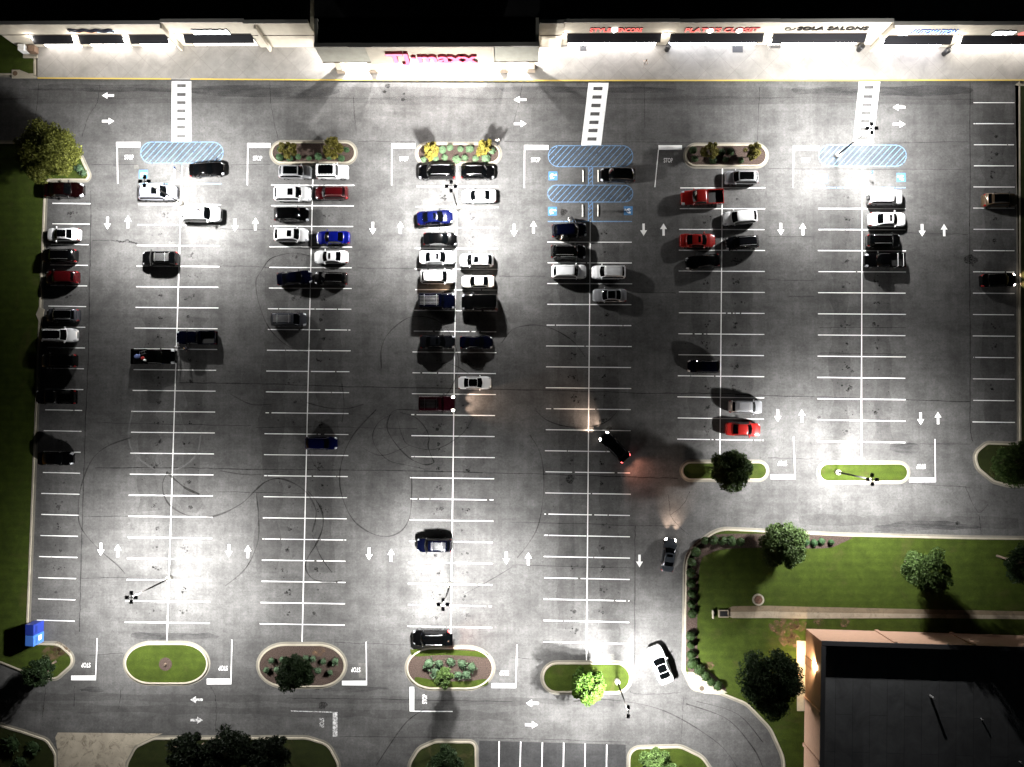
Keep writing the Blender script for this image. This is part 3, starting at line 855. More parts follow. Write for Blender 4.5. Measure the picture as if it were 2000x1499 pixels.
o = MB().ring([(c.x + .75 * math.cos(t * .2618), c.y + .75 * math.sin(t * .2618)) for t in range(24)], [(c.x + .55 * math.cos(t * .2618), c.y + .55 * math.sin(t * .2618)) for t in range(24)], 0, 0.24).build('manhole', M['concrete'])
tag(o, 'round concrete manhole with brown lid in the east lawn', 'manhole')
MB().disc(c, .56, 0.2).flat('lid', plain('rusty lid', (0.10, 0.05, 0.03), 0.8, var=.4, scale=5), o)
o = MB().prism(W2([(1342, 1312), (1352, 1312), (1420, 1352), (1405, 1356), (1375, 1354), (1354, 1345)]), 0.1, 0.16).build('storm_drain', M['concrete']); tag(o, 'triangular concrete storm drain slab at the bend of the east kerb', 'storm drain')
MB().disc(P(1370, 1344), 0.32, 0.164).flat('lid', plain('drain lid', (0.06, 0.045, 0.03), 0.8), o)
o = MB().prism(W2([(25, 138), (40, 138), (75, 152), (75, 154), (25, 154)]), 0.05, 0.19).build('storm_drain', M['concrete']); tag(o, 'pale concrete storm drain slab with round lid at the top left kerb', 'storm drain')
MB().disc(P(31.5, 145), 0.33, 0.194).flat('lid', plain('brown lid', (0.09, 0.055, 0.03), 0.8), o)
o = MB().prism(W2([(78, 600), (88, 605), (82, 640), (72, 615)]), 0.05, 0.17).build('storm_drain', M['concrete']); tag(o, 'dim concrete storm drain slab at the west kerb beside the grey car', 'storm drain')

# ------------------------------------------------------------------ shops
YC = 157.5
walk = MB().prism(W2([(75, 60), (2160, 60), (2160, 157.5), (1100, 158.5), (600, 157), (75, 153.5)]), -0.02, 0.15).build('sidewalk', M['walk'])
tag(walk, 'pale concrete sidewalk with diagonal scored joints along the shop fronts', 'sidewalk', kind='structure')
yk = MB().ribbon([P(75, 153.8), P(335, 155.5)], 0.16, 0.12, 0.156).ribbon([P(373, 155.7), P(600, 157.2), P(1100, 158.7), P(2160, 157.7)], 0.16, 0.12, 0.156)
yk.build('kerb', M['yellow'], walk)


def wall_y(py): return P(1010, py).y


def shop(label, x0, x1, py, ztop, awnings, wallmat='stucco', trim_z=3.05, sink=None, roofmat='roof', back=-60, win=None):
    """a shop: x0,x1 photo columns of its front foot line, py the row of that line"""
    a = P(x0, py); b = P(x1, py); y = a.y; X0, X1 = a.x, b.x
    r = empty('shop_building', ((X0 + X1) / 2, y, 0)); tag(r, label, 'shop', 'shops in the long strip')
    ox, oy = r.location.x, r.location.y
    L = X1 - X0; D = 26.0
    m = MB(); m.box((0, .15, ztop / 2), (L, .3, ztop)); m.build('front_wall', M[wallmat], r)
    hs = ztop - .9
    m = MB(); m.box((-L / 2 + .125, D / 2 + .15, hs / 2), (.25, D - .3, hs)); m.box((L / 2 - .125, D / 2 + .15, hs / 2), (.25, D - .3, hs)); m.box((0, D + .12, hs / 2), (L, .24, hs))
    m.build('side_wall', M['stucco_tan'], r)
    m = MB(); m.box((0, D / 2 + .27, ztop - .8), (L - .01, D - .06, .2)); m.build('roof', M[roofmat], r)
    m = MB(); m.box((0, .14, ztop + .04), (L + .02, .46, .09)); m.build('coping', M['coping'], r)
    m = MB(); m.box((0, -.03, trim_z + .03), (L, .06, .08)); m.build('trim_band', M['trim'], r)
    for (u0, u1) in awnings:
        ax0, ax1 = P(u0, py - 24 * 0, 0).x, P(u1, py, 0).x
        # columns given at awning height: project from the awning's own height
        ax0 = P(u0, 70, 3.0).x - ox; ax1 = P(u1, 70, 3.0).x - ox
        w = MB()
        zt, zf, d = 2.95, 2.38, 0.78
        vs = [(ax0, -.01, zt), (ax1, -.01, zt), (ax1, -d, zf), (ax0, -d, zf), (ax0, -.01, zt - .06), (ax1, -.01, zt - .06), (ax1, -d + .03, zf - .2), (ax0, -d + .03, zf - .2), (ax0, -d, zf - .2), (ax1, -d, zf - .2)]
        w.add(vs, [(0, 1, 2, 3), (3, 2, 9, 8), (4, 7, 6, 5), (0, 3, 8, 7, 4), (1, 5, 6, 9, 2), (7, 8, 9, 6)])
        w.build('awning', M['awning'], r)
        n = max(2, int((ax1 - ax0) / 1.5))
        wm, col, st_ = win or ('win', (1, .93, .84), 4)
        fr = MB(); fr.box(((ax0 + ax1) / 2, -.015, 1.25), (ax1 - ax0 - .3, .05, 2.3))
        f = fr.build('window', M['frame'], r)
        gl = MB()
        for k in range(n):
            q0 = ax0 + .2 + (ax1 - ax0 - .4) * k / n; q1 = ax0 + .2 + (ax1 - ax0 - .4) * (k + 1) / n
            gl.box(((q0 + q1) / 2, -.045, 1.2), (q1 - q0 - .1, .02, 2.0))
        gl.build('pane', emit('lit shop window', col, st_), f)
    return r, ox, oy, y


WIN_W = (1, .90, .80)
s1 = shop('shop with wavy dark sign and three black awnings at the west end', 36, 357, 93, 5.5, ((59, 138), (151, 237), (250, 325)), win=('a', (1, .94, .88), 13))
s2 = shop('shop with white glowing sign and one wide black awning', 357, 510, 91, 5.75, ((357, 492),), win=('a', (1, .96, .9), 3))
s3 = shop('blank cream wing wall west of the central store front', 510, 628, 94, 5.9, ())
s4 = shop('narrow cream wing wall east of the central store front', 1049, 1096, 94, 5.9, ())
s5 = shop('shop with red lettering and a white heart above its black awning', 1096, 1308, 90, 5.6, ((1108, 1292),), win=('a', (1, .96, .95), 15))
s6 = shop('shop with red lettering and two white dots above its black awning', 1308, 1492, 90, 5.6, ((1310, 1493),), win=('a', (.9, .92, 1), 10))
s7 = shop('salon with black lettering and swirl emblem above its black awning', 1492, 1700, 90, 5.6, ((1511, 1694),), win=('a', (1, .95, .88), 11))
s8 = shop('shop with blue glowing lettering at the east end of the strip', 1700, 1846, 94, 5.5, ((1731, 1863),), win=('a', (.9, .88, 1), 12), roofmat='roof2')
s9 = shop('shop with white and red lit sign cut by the right edge', 1846, 2080, 94, 5.5, ((1882, 2100),), win=('a', (1, .95, .88), 15), roofmat='roof2')
# pilasters between shops
for r, px, py in ((s1, 357, 93), (s2, 529, 94), (s8, 1700, 94)):
    p = P(px, py); MB().box((p.x - r[1], p.y - r[2] - .3, 2.8), (.28, .55, 5.6)).build('pilaster', M['stucco'], r[0])

# central store: deep canopy on four piers
cy_f = P(1010, 147).y; cy_b = P(1010, 96).y
xa, xb = P(631, 121, 3.5).x, P(1051, 122, 3.5).x
ctr = empty('store_building', ((xa + xb) / 2, cy_f, 0)); tag(ctr, 'central store with deep lit canopy, pink lettering and flat black roof', 'store')
OX = ctr.location.x; L = xb - xa
dep = cy_b - cy_f
m = MB(); m.box((0, .2, 5.4), (L, .4, 3.8)); m.box((-L / 2 + .2, dep / 2 + .2, 5.4), (.4, dep - .4, 3.8)); m.box((L / 2 - .2, dep / 2 + .2, 5.4), (.4, dep - .4, 3.8))
m.build('fascia', M['stucco_tan'], ctr)
cx0, cx1 = P(718, 100, 6).x - OX, P(965, 100, 6).x - OX
m = MB(); m.box(((cx0 + cx1) / 2, -.12, 5.55), (cx1 - cx0, .24, 4.3)); m.build('centre_fascia', M['stucco'], ctr)
m = MB(); m.box(((cx0 + cx1) / 2, -.06, 7.74), (cx1 - cx0 + 4, .5, .08)); m.box((0, .2, 7.34), (L + .1, .5, .08)); m.build('coping', M['coping'], ctr)
m = MB(); m.box((0, dep / 2 + .2, 3.6), (L - .02, dep, .2)); m.build('canopy_soffit', M['stucco'], ctr)
m = MB(); m.box((0, -.03, 3.56), (L + .06, .06, .14)); m.build('trim_band', M['trim'], ctr)
m = MB(); m.box((0, dep + 14, 6.9), (L + .2, 29.0, .4)); m.box((0, dep / 2 + .4, 6.95), (L - .9, dep - .4, .3)); m.build('roof', M['roof'], ctr)
m = MB(); m.box((0, dep + .2, 1.75), (L, .3, 3.5)); m.build('front_wall', M['stucco'], ctr)
m = MB(); m.box((-L / 2 + .15, dep + 14, 3.35), (.3, 27, 6.7)); m.box((L / 2 - .15, dep + 14, 3.35), (.3, 27, 6.7)); m.build('side_wall', M['stucco_tan'], ctr)
fr = MB().box((0, dep + .02, 1.45), (11.5, .06, 2.9)).build('entrance', M['frame'], ctr)
gl = MB()
for k in range(8): gl.box((-5.6 + 1.4 * k + .7, dep - .02, 1.4), (1.28, .02, 2.6))
gl.build('glass_door', emit('lit entrance', (1, .95, .9), 8), fr)
for px, py in ((668, 151), (731, 152), (984, 153), (1037, 151)):
    p = P(px, py)
    o = MB().box((p.x - OX, .75, 2.2), (.85, .85, 2.62)).build('pier', M['stucco'], ctr)
    MB().box((p.x - OX, .75, .52), (1.1, 1.1, .76)).build('pier_base', M['stone'], o)

def sign_text(label, body, px0, px1, y, zc, size, face, side, squeeze=None, italic=0.0, depth=.12, off=0.01, tall=1.0):
    x0, x1 = P(px0, 60, zc).x, P(px1, 60, zc).x
    r = empty('shop_sign', ((x0 + x1) / 2, y, zc)); tag(r, label, 'sign')
    def mk(nm, mat, ext, dy, o_):
        t = text_mesh(nm, body, size, mat, ext, o_); t.parent = r
        t.rotation_euler = (R(90), 0, 0); t.location = (0, dy, 0)
        return t
    t1 = mk('letter_sides', side, depth, -depth - .02, off)
    bpy.context.view_layer.update()
    t2 = mk('letter_faces', face, 0.004, -2 * depth - .03, off)
    bpy.context.view_layer.update()
    w = t1.dimensions.x
    s = (x1 - x0) / max(w, .01)
    for t in (t1, t2): t.scale = (s, tall, 1)
    return r


E_PINK = emit('pink letter face', (1.0, .16, .28), 3.0, (.4, .05, .1)); E_RED = emit('red letter face', (1.0, .20, .17), 1.8, (.4, .02, .02))
S_RED = plain('dark red letter side', (.16, .004, .012), .5); S_BLK = plain('black letter', (.012, .011, .01), .5); E_WHT = emit('white sign face', (.95, .98, 1), 6, (.7, .7, .7))
E_BLU = emit('blue white letter face', (.35, .62, 1.0), 2.2, (.2, .3, .6)); S_BLU = plain('deep blue letter side', (.01, .02, .22), .5); E_ORG = emit('orange glow', (1, .55, .3), 1.1, (.5, .3, .2))
sign_text('large pink glowing letters TJ maxx on the central canopy', 'TJ\u00b7maxx', 755, 931, cy_f - .25, 5.5, 2.3, E_PINK, S_RED, off=.06, depth=.19, tall=1.3)
_r1 = sign_text('red glowing letters STYLE ENCORE with white heart', 'STYLE', 1152, 1193, s5[3], 3.98, .95, E_RED, S_RED, off=.012, depth=.07, tall=1.25)
_r2 = sign_text('x', 'ENCORE', 1207, 1254, s5[3], 3.98, .95, E_RED, S_RED, off=.012, depth=.07, tall=1.25)
for _c in list(_r2.children):
    _c.parent = _r1; _c.location.x += _r2.location.x - _r1.location.x
bpy.data.objects.remove(_r2)
sign_text('red glowing letters PLATOS CLOSET with two white dots', "PLATO'S CLOSET", 1338, 1482, s6[3], 4.0, 1.0, E_RED, S_RED, off=.012, depth=.07, tall=1.25)
sign_text('black letters SOLA SALONS with swirl emblem', 'SOLA SALONS', 1558, 1696, s7[3], 4.25, 1.0, S_BLK, S_BLK, off=.02, depth=.08)
sign_text('blue glowing letters AUTOMATION with a pale emblem', 'AUTOMATION', 1781, 1868, s8[3], 4.0, 1.05, E_BLU, S_BLU, off=.012, depth=.07, tall=1.25)
sg = {o['label']: o for o in bpy.data.objects if o.name.startswith('shop_sign')}


def sign_with(lbl): return [o for k, o in sg.items() if lbl in k][0]


# heart, dots, swirl, emblem
r = sign_with('heart'); x = P(1200, 60, 3.98).x - r.location.x
hp = []
for k in range(28):
    t = 2 * math.pi * k / 28
    hp.append((.024 * 16 * math.sin(t) ** 3, .03 * (13 * math.cos(t) - 5 * math.cos(2 * t) - 2 * math.cos(3 * t) - math.cos(4 * t))))
MB().add([(x + a, -.26, b) for a, b in hp] + [(x + a, -.02, b) for a, b in hp], [tuple(range(28)), tuple(range(55, 27, -1))] + [(i, (i + 1) % 28, 28 + (i + 1) % 28, 28 + i) for i in range(28)]).build('heart', E_WHT, r)
r = sign_with('two white dots')
for px in (1387, 1444):
    x = P(px, 60, 4.0).x - r.location.x
    n = 20
    MB().add([(x + .36 * math.cos(2 * math.pi * k / n), -.3, .40 * math.sin(2 * math.pi * k / n)) for k in range(n)] + [(x + .36 * math.cos(2 * math.pi * k / n), -.02, .40 * math.sin(2 * math.pi * k / n)) for k in range(n)],
             [tuple(range(n)), tuple(range(2 * n - 1, n - 1, -1))] + [(i, (i + 1) % n, n + (i + 1) % n, n + i) for i in range(n)]).build('round_light', E_WHT, r)
r = sign_with('swirl'); x = P(1541, 60, 4.25).x - r.location.x
pts = [(x + (.16 + .052 * k * .9) * 1.1 * math.cos(k * .55), -.1, (.10 + .03 * k) * math.sin(k * .55)) for k in range(13)]
MB().tube(pts, .07, 6).build('swirl_emblem', S_BLK, r)
r = sign_with('AUTOMATION'); x = P(1768, 60, 4.0).x - r.location.x
MB().box((x, -.12, -.1), (1.1, .22, .95)).build('emblem', E_WHT, r)
# small illegible signs: row of glowing blocks
def block_sign(label, px0, px1, y, zc, n, h, mat, side):
    x0, x1 = P(px0, 60, zc).x, P(px1, 60, zc).x
    r = empty('shop_sign', ((x0 + x1) / 2, y, zc)); tag(r, label, 'sign')
    w = (x1 - x0) / n
    mf, ms = MB(), MB()
    for k in range(n):
        hh = h * random.uniform(.75, 1.1)
        xx = -(x1 - x0) / 2 + w * (k + .5)
        ms.box((xx, -.1, 0), (w * .86, .2, hh)); mf.box((xx, -.215, 0), (w * .82, .02, hh * .94))
    ms.build('letter_sides', side, r); mf.build('letter_faces', mat, r)
    return r


block_sign('white glowing sign block above the wide awning', 376, 447, s2[3], 3.75, 12, 1.0, emit('bright white sign', (.95, .98, 1), 9, (.7, .7, .7)), S_BLK)
r = block_sign('white and red lit sign at the far east shop', 1940, 1982, s9[3], 3.9, 8, .9, E_WHT, S_BLK)
MB().add([(2.1, -.2, -.5), (4.6, -.2, -.5), (3.4, -.2, .75), (2.1, -.02, -.5), (4.6, -.02, -.5), (3.4, -.02, .75)], [(0, 1, 2), (5, 4, 3), (0, 3, 4, 1), (1, 4, 5, 2), (2, 5, 3, 0)]).build('red_triangle', E_RED, r)
# wavy sign
x0, x1 = P(136, 60, 4.2).x, P(219, 60, 4.2).x
r = empty('shop_sign', ((x0 + x1) / 2, s1[3], 4.1)); tag(r, 'wavy dark sign with orange and pale blue glow', 'sign')
for nm, z, a in (('wave', .32, 0), ('wave', -.02, .6)):
    MB().tube([(-2.8 + 5.6 * k / 40, -.14, z - .05 * k / 20 + .12 * math.sin(k * .55 + a)) for k in range(41)], .11, 6).build(nm, plain('navy wave', (.012, .014, .03), .5), r)
MB().box((-.9, -.05, -.28), (2.4, .09, .5)).build('glow_panel', E_ORG, r)
MB().box((1.7, -.05, -.25), (2.4, .09, .36)).build('glow_panel', emit('pale blue glow', (.6, .8, 1), 1.1, (.4, .5, .6)), r)

# ------------------------------------------------------------------ brick building, south east
c0 = P(1573, 1228); cn = P(2000, 1241); cw = P(1581, 1499)
ux = (cn - c0).normalized(); ang = math.atan2(ux.y, ux.x)
bb = empty('brick_building', c0, ang); tag(bb, 'low red brick building with flat dark grey roof in the south east corner', 'building')
BL, BD, BH = 42.0, 30.0, 4.75
m = MB(); m.box((BL / 2, -.2, BH / 2), (BL, .4, BH)); m.box((.2, -BD / 2 - .2, BH / 2), (.4, BD - .4, BH)); m.box((BL - .2, -BD / 2 - .2, BH / 2), (.4, BD - .4, BH)); m.box((BL / 2, -BD - .2, BH / 2), (BL, .4, BH))
m.build('brick_wall', M['brick'], bb)
m = MB(); m.box((BL / 2, -BD / 2 - .2, BH - .85), (BL - .8, BD - .4, .2)); m.build('roof', M['roof3'], bb)
m = MB(); m.box((BL / 2, -.2, BH + .04), (BL + .1, .55, .08)); m.box((.2, -BD / 2 - .4, BH + .04), (.55, BD - .3, .08)); m.build('coping', plain('dark coping', (.05, .05, .055), .6), bb)
for k in (9.0, 18.5, 28.0, 37.0): MB().box((k, .09, BH / 2 - .03), (.42, .18, BH - .1)).build('pilaster', M['brick'], bb)
for k in (8.7, 14.6, 20.6): MB().box((-.09, -k, BH / 2 - .03), (.18, .42, BH - .1)).build('pilaster', M['brick'], bb)
MB().box((-.02, -3.9, 1.1), (.08, 1.1, 2.2)).build('door', plain('brown door', (.12, .05, .03), .5), bb)
o = MB().box((-.12, -3.6, 3.55), (.2, .45, .28)).build('wall_lamp', emit('wall pack lens', (1, .78, .5), 30), bb)
pad = MB().prism(W2([(1555, 1251), (1579, 1252), (1582, 1388), (1556, 1388)]), .05, .17).build('walkway_pad', concrete_mat('pad concrete', (.40, .36, .28)))
tag(pad, 'narrow concrete pad along the west wall of the brick building', 'pad', kind='structure')
for px, py, nm in ((1463, 1318, 0),):
    pass
for lx, ly, h in ((13.6, -6.4, .8), (19.8, -9.0, .35), (24.5, -14.0, .4)):
    MB().tube([(lx, ly, BH - .8), (lx, ly, BH - .75 + h)], .09 if h < .5 else .15, 10).build('roof_vent', plain('vent pipe', (.4, .4, .4), .5, .6), bb)


def add_light(kind, name, loc, power, col=(1, 1, 1), rad=.1, parent=None, rot=None, spot=None, blend=.3):
    ld = bpy.data.lights.new(name, kind)
    ld.energy = power; ld.color = col
    if kind in ('POINT', 'SPOT'): ld.shadow_soft_size = rad
    if spot: ld.spot_size = R(spot); ld.spot_blend = blend
    o = bpy.data.objects.new(name, ld); COL.objects.link(o)
    o.location = loc
    if rot: o.rotation_euler = rot
    if parent: o.parent = parent
    return o


# ------------------------------------------------------------------ lamp posts
HP = 9.0
PK = 9700.0
LAMPC = (1.0, .985, .96)
POSTS = [((1633, 305), 4, 'tall lamp post standing in the blue hatching before the salon', 1.0), ((355, 398), 4, 'tall lamp post over the silver SUV in the first stall row', 1.0), ((894, 407), 4, 'tall lamp post in the bright stall row below the central island', 1.05),
         ((333, 1129), 4, 'tall lamp post in the south west stalls', 1.0), ((880, 1141), 4, 'tall lamp post in the stall row above the black hatchback', 1.0), ((1633, 922), 4, 'tall lamp post on the narrow grass island at the east', 1.0),
         ((1205, 1329), 2, 'lamp post with two heads beside the bright green tree', .86)]


def wide_optic(ld, cap=2.55):
    """shoebox luminaire: more candela sideways than straight down"""
    ld.use_nodes = True
    n = ld.node_tree
    em = [q for q in n.nodes if q.type == 'EMISSION'][0]
    tc = n.nodes.new('ShaderNodeTexCoord'); sx = n.nodes.new('ShaderNodeSeparateXYZ')
    n.links.new(tc.outputs['Normal'], sx.inputs[0])
    pw = n.nodes.new('ShaderNodeMath'); pw.operation = 'MULTIPLY'; n.links.new(sx.outputs[2], pw.inputs[0]); n.links.new(sx.outputs[2], pw.inputs[1])
    dv = n.nodes.new('ShaderNodeMath'); dv.operation = 'DIVIDE'; dv.inputs[0].default_value = 1.0; n.links.new(pw.outputs[0], dv.inputs[1])
    mn = n.nodes.new('ShaderNodeMath'); mn.operation = 'MINIMUM'; n.links.new(dv.outputs[0], mn.inputs[0]); mn.inputs[1].default_value = cap
    n.links.new(mn.outputs[0], em.inputs['Strength'])


def post(px, nheads, label, k):
    p = P(*px)
    bias = 1 if px[1] < 600 else -1   # the heads on the outer side throw forward, over the roads
    r = empty('lamp_post', p); tag(r, label, 'lamp post', 'parking lot lamp posts')
    MB().tube([(0, 0, -.02), (0, 0, .72), (0, 0, .78)], [.33, .33, .28], 20).build('concrete_base', M['base'], r, True)
    MB().tube([(0, 0, .7), (0, 0, HP)], [.11, .075], 10).build('pole', M['bronze'], r, True)
    dirs = [(1, 0), (0, 1), (-1, 0), (0, -1)] if nheads == 4 else [(0, 1), (0, -1)]
    for dx, dy in dirs:
        a = math.atan2(dy, dx)
        o = MB().box((dx * .52, dy * .52, HP + .02), (.46, .40, .14), a, .9).build('lamp_head', M['black_metal'], r, bevel=.015)
        MB().box((dx * .54, dy * .54, HP - .055), (.30, .30, .012), a).build('lens', M['lens'], o)
        MB().box((dx * .2, dy * .2, HP + .02), (.34, .06, .06), a).build('arm', M['black_metal'], o)
        lo = add_light('SPOT', 'lamp_light', (dx * .56, dy * .56, HP - .12), PK * k * (4 / nheads) * .95 * (1.8 if dy == bias else .7 if dy == -bias else 1.0), LAMPC, .16, r, (R(18) * bias if dy == bias else 0, 0, 0), 166, .52)
        wide_optic(lo.data)
    return r


for a in POSTS: post(*a)

# light of the canopy, shop fronts and wall lamps
for px in (702, 752, 850, 948, 998):
    p = P(px, 103)
    add_light('SPOT', 'canopy_light', (p.x - OX, p.y - cy_f, 3.36), 10500 if px != 850 else 15000, (1, .97, .94), .10, ctr, (0, 0, 0), 168, .2)
    MB().disc((p.x - OX, p.y - cy_f), .2, 3.49, 16).build('ceiling_lamp', M['lens'], ctr)
for s_, px in ((s1, 60), (s1, 145), (s1, 243), (s1, 335), (s2, 345), (s5, 1101), (s6, 1301), (s7, 1502), (s8, 1722), (s9, 1873)):
    x = P(px, 70, 2.9).x - s_[1]
    MB().box((x, -.1, 2.86), (.22, .2, .3)).build('wall_lamp', M['lens'], s_[0])
    add_light('POINT', 'wall_light', (x, -.42, 2.72), 190, (1, .94, .86), .1, s_[0])
add_light('SPOT', 'wall_light', (-.34, -3.6, 3.42), 3600, (1, .72, .42), .1, bb, (0, R(-12), 0), 150, .5)
# doormats, bins, bench on the sidewalk
for px, py in ((1139, 95), (1440, 98)):
    p = P(px, py); o = MB().box((p.x, p.y, .165), (1.35 if px > 1400 else .85, .85, .025)).build('doormat', plain('grey mat', (.035, .036, .04), .9))
    tag(o, 'dark doormat on the lit sidewalk under the ' + ('two white dots sign' if px > 1400 else 'white heart sign'), 'doormat')
for px, py, w in ((1302, 99, 'between the two red signs'), (1676, 99, 'by the salon'), (1842, 107, 'between the two east shops')):
    p = P(px, py)
    o = MB().tube([(p.x, p.y, .15), (p.x, p.y, 1.0), (p.x, p.y, 1.12), (p.x, p.y, 1.18)], [.32, .36, .36, .2], 16).build('litter_bin', M['black_metal'], smooth=True)
    tag(o, 'round black litter bin on the sidewalk ' + w, 'bin', 'bins along the shops')
    MB().disc(p, .12, 1.182, 12).flat('bin_opening', M['plastic'], o)
p = P(1510, 96)
be = empty('bench', (p.x, p.y, .15)); tag(be, 'metal bench with armrests on the sidewalk at the salon window', 'bench')
m = MB()
for k in range(5): m.box((0, -.2 + .1 * k, .44), (1.5, .07, .03))
m.build('seat', M['frame'], be)
m = MB()
for k in range(4): m.box((0, .3, .55 + .11 * k), (1.5, .03, .07))
m.build('backrest', M['frame'], be)
for x in (-.72, .72): MB().tube([(x, -.25, 0), (x, -.25, .65), (x, .28, .68), (x, .3, 0)], .03, 6).build('leg', M['steel'], be)
# utility cabinet
p = P(70, 106)
o = MB().box((p.x - .6, p.y + .2, .12), (1.9, 1.6, .2)).build('utility_cabinet', M['concrete']); tag(o, 'white utility cabinet on a concrete pad at the west end of the shops', 'cabinet')
MB().box((p.x - 1.1, p.y + .3, .75), (.8, .8, 1.05)).build('cabinet_box', plain('white cabinet', (.7, .7, .68), .5), o)
MB().box((p.x + .05, p.y + .25, .62), (.95, .8, .8)).build('cabinet_box', plain('brown cabinet', (.14, .09, .06), .6), o)
# donation bins
for i, (py, col) in enumerate(((1222, (.015, .035, .25)), (1243, (.05, .16, .55)))):
    p = P(77, py)
    r = empty('donation_bin', p); tag(r, ('dark blue donation bin, the northern one at the lot corner', 'light blue donation bin with white label, the southern one at the lot corner')[i], 'donation bin', 'donation bins')
    mt = plain('bin paint %d' % i, col, .4, coat=.5)
    MB().add([(-.6, -.66, 0), (.6, -.66, 0), (.6, .66, 0), (-.6, .66, 0), (-.6, -.66, 1.75), (.6, -.66, 1.95), (.6, .66, 1.95), (-.6, .66, 1.75)],
             [(3, 2, 1, 0), (4, 5, 6, 7), (0, 1, 5, 4), (1, 2, 6, 5), (2, 3, 7, 6), (3, 0, 4, 7)]).build('bin_body', mt, r, bevel=.03)
    MB().box((.615, 0, 1.4), (.03, .9, .3)).build('hatch', plain('bin hatch %d' % i, [c * .6 for c in col], .4), r)
    if i: MB().box((.61, .1, .75), (.02, .62, .5)).build('label_panel', plain('white label', (.75, .78, .8), .6), r)
# wheel stops and sign posts in the accessible stalls
wsm = MB().add([(-.09, -.8, 0), (.09, -.8, 0), (.09, .8, 0), (-.09, .8, 0), (-.055, -.76, .12), (.055, -.76, .12), (.055, .76, .12), (-.055, .76, .12)],
               [(3, 2, 1, 0), (4, 5, 6, 7), (0, 1, 5, 4), (1, 2, 6, 5), (2, 3, 7, 6), (3, 0, 4, 7)]).mesh('wheel_stop', M['stop'], bevel=.01)
for px, py, w in ((1139, 344, 'west of the blue strip beside the long black shadowed SUV'), (1168.5, 344, 'touching the nose of the black SUV by the blue strip'), (1138, 412, 'west of the blue strip above the open-door SUV'), (1168, 412, 'east of the blue strip, crossed by a sign shadow'),
                  (341, 340, 'west of the first blue line, by the lamp heads'), (366, 340, 'behind the black coupe in the first stall row'), (1676.5, 346, 'west of the east blue line, clean and long'), (1693, 347, 'east of the east blue line, with dark smudge')):
    o = bpy.data.objects.new('wheel_stop', wsm); COL.objects.link(o); p = P(px, py); o.location = (p.x, p.y, .004)
    tag(o, 'white concrete wheel stop ' + w, 'wheel stop', 'wheel stops in the accessible stalls')
for px, py, w in ((1149, 342, 'in the upper blue strip'), (1149, 412, 'in the lower blue strip'), (354, 338, 'on the first blue line'), (1689, 346, 'on the east blue line')):
    p = P(px, py); r = empty('accessible_sign', p); tag(r, 'small accessible parking sign on a thin post ' + w, 'sign', 'accessible parking signs')
    MB().tube([(0, 0, 0), (0, 0, 2.1)], .03, 6).build('post', M['steel'], r)
    MB().box((0.04, 0, 1.85), (.02, .32, .48)).build('sign_plate', plain('blue sign plate', (.03, .10, .4), .4), r)

# ------------------------------------------------------------------ cars
PAINT = {}


def paint(key):
    if key in PAINT: return PAINT[key]
    tab = {'white': ((.78, .79, .80), .3, 0), 'pearl': ((.70, .66, .58), .3, 0), 'black': ((.0008, .0008, .0009), .13, 0), 'charcoal': ((.005, .0055, .007), .15, .2), 'navy': ((.0006, .0009, .0045), .14, .1), 'blue': ((.002, .005, .13), .2, .2),
           'midblue': ((.0015, .003, .030), .16, .2), 'silver': ((.27, .275, .29), .3, .35), 'grey': ((.06, .063, .075), .25, .4), 'lilac': ((.26, .265, .31), .3, .3), 'maroon': ((.003, .0005, .0006), .15, .1), 'darkred': ((.042, .002, .003), .18, .1), 'red': ((.25, .010, .008), .25, .1),
           'brown': ((.09, .06, .036), .28, .3), 'slate': ((.03, .035, .042), .25, .3), 'burgundy': ((.030, .003, .007), .18, .1)}
    c, ro, me = tab[key]
    PAINT[key] = plain('paint ' + key, c, ro, me, .6 if sum(c) < .2 else 1.0, .35 if sum(c) < .2 else .5)
    return PAINT[key]


def lerp(a, b, t): return a + (b - a) * t


def prof(tab, s):
    for i in range(len(tab) - 1):
        if s <= tab[i + 1][0]:
            t = (s - tab[i][0]) / max(1e-6, tab[i + 1][0] - tab[i][0])
            t = max(0, min(1, t))
            return lerp(tab[i][1], tab[i + 1][1], t)
    return tab[-1][1]


TYPES = {
    # L, W, H, A, B, D, E, hood front z, hood rear z, deck z, roundness
    'sedan': dict(L=4.75, W=1.84, H=1.45, A=.29, B=.43, D=.66, E=.83, h0=.66, h1=.93, dk=1.0, box=0),
    'coupe': dict(L=4.6, W=1.86, H=1.36, A=.33, B=.47, D=.64, E=.86, h0=.64, h1=.90, dk=.98, box=0),
    'suv': dict(L=4.75, W=1.90, H=1.70, A=.25, B=.37, D=.86, E=.965, h0=.80, h1=1.07, dk=1.10, box=.25),
    'hatch': dict(L=4.45, W=1.82, H=1.60, A=.25, B=.38, D=.82, E=.96, h0=.74, h1=1.0, dk=1.05, box=.1),
    'boxy': dict(L=4.4, W=1.90, H=1.86, A=.305, B=.355, D=.955, E=.985, h0=1.0, h1=1.14, dk=1.16, box=1),
    'van': dict(L=5.1, W=1.98, H=1.75, A=.17, B=.32, D=.90, E=.975, h0=.82, h1=1.06, dk=1.10, box=.3),
    'pickup': dict(L=5.7, W=1.98, H=1.88, A=.27, B=.345, D=.555, E=.60, h0=.98, h1=1.18, dk=1.18, box=.6),
}
CARMESH = {}


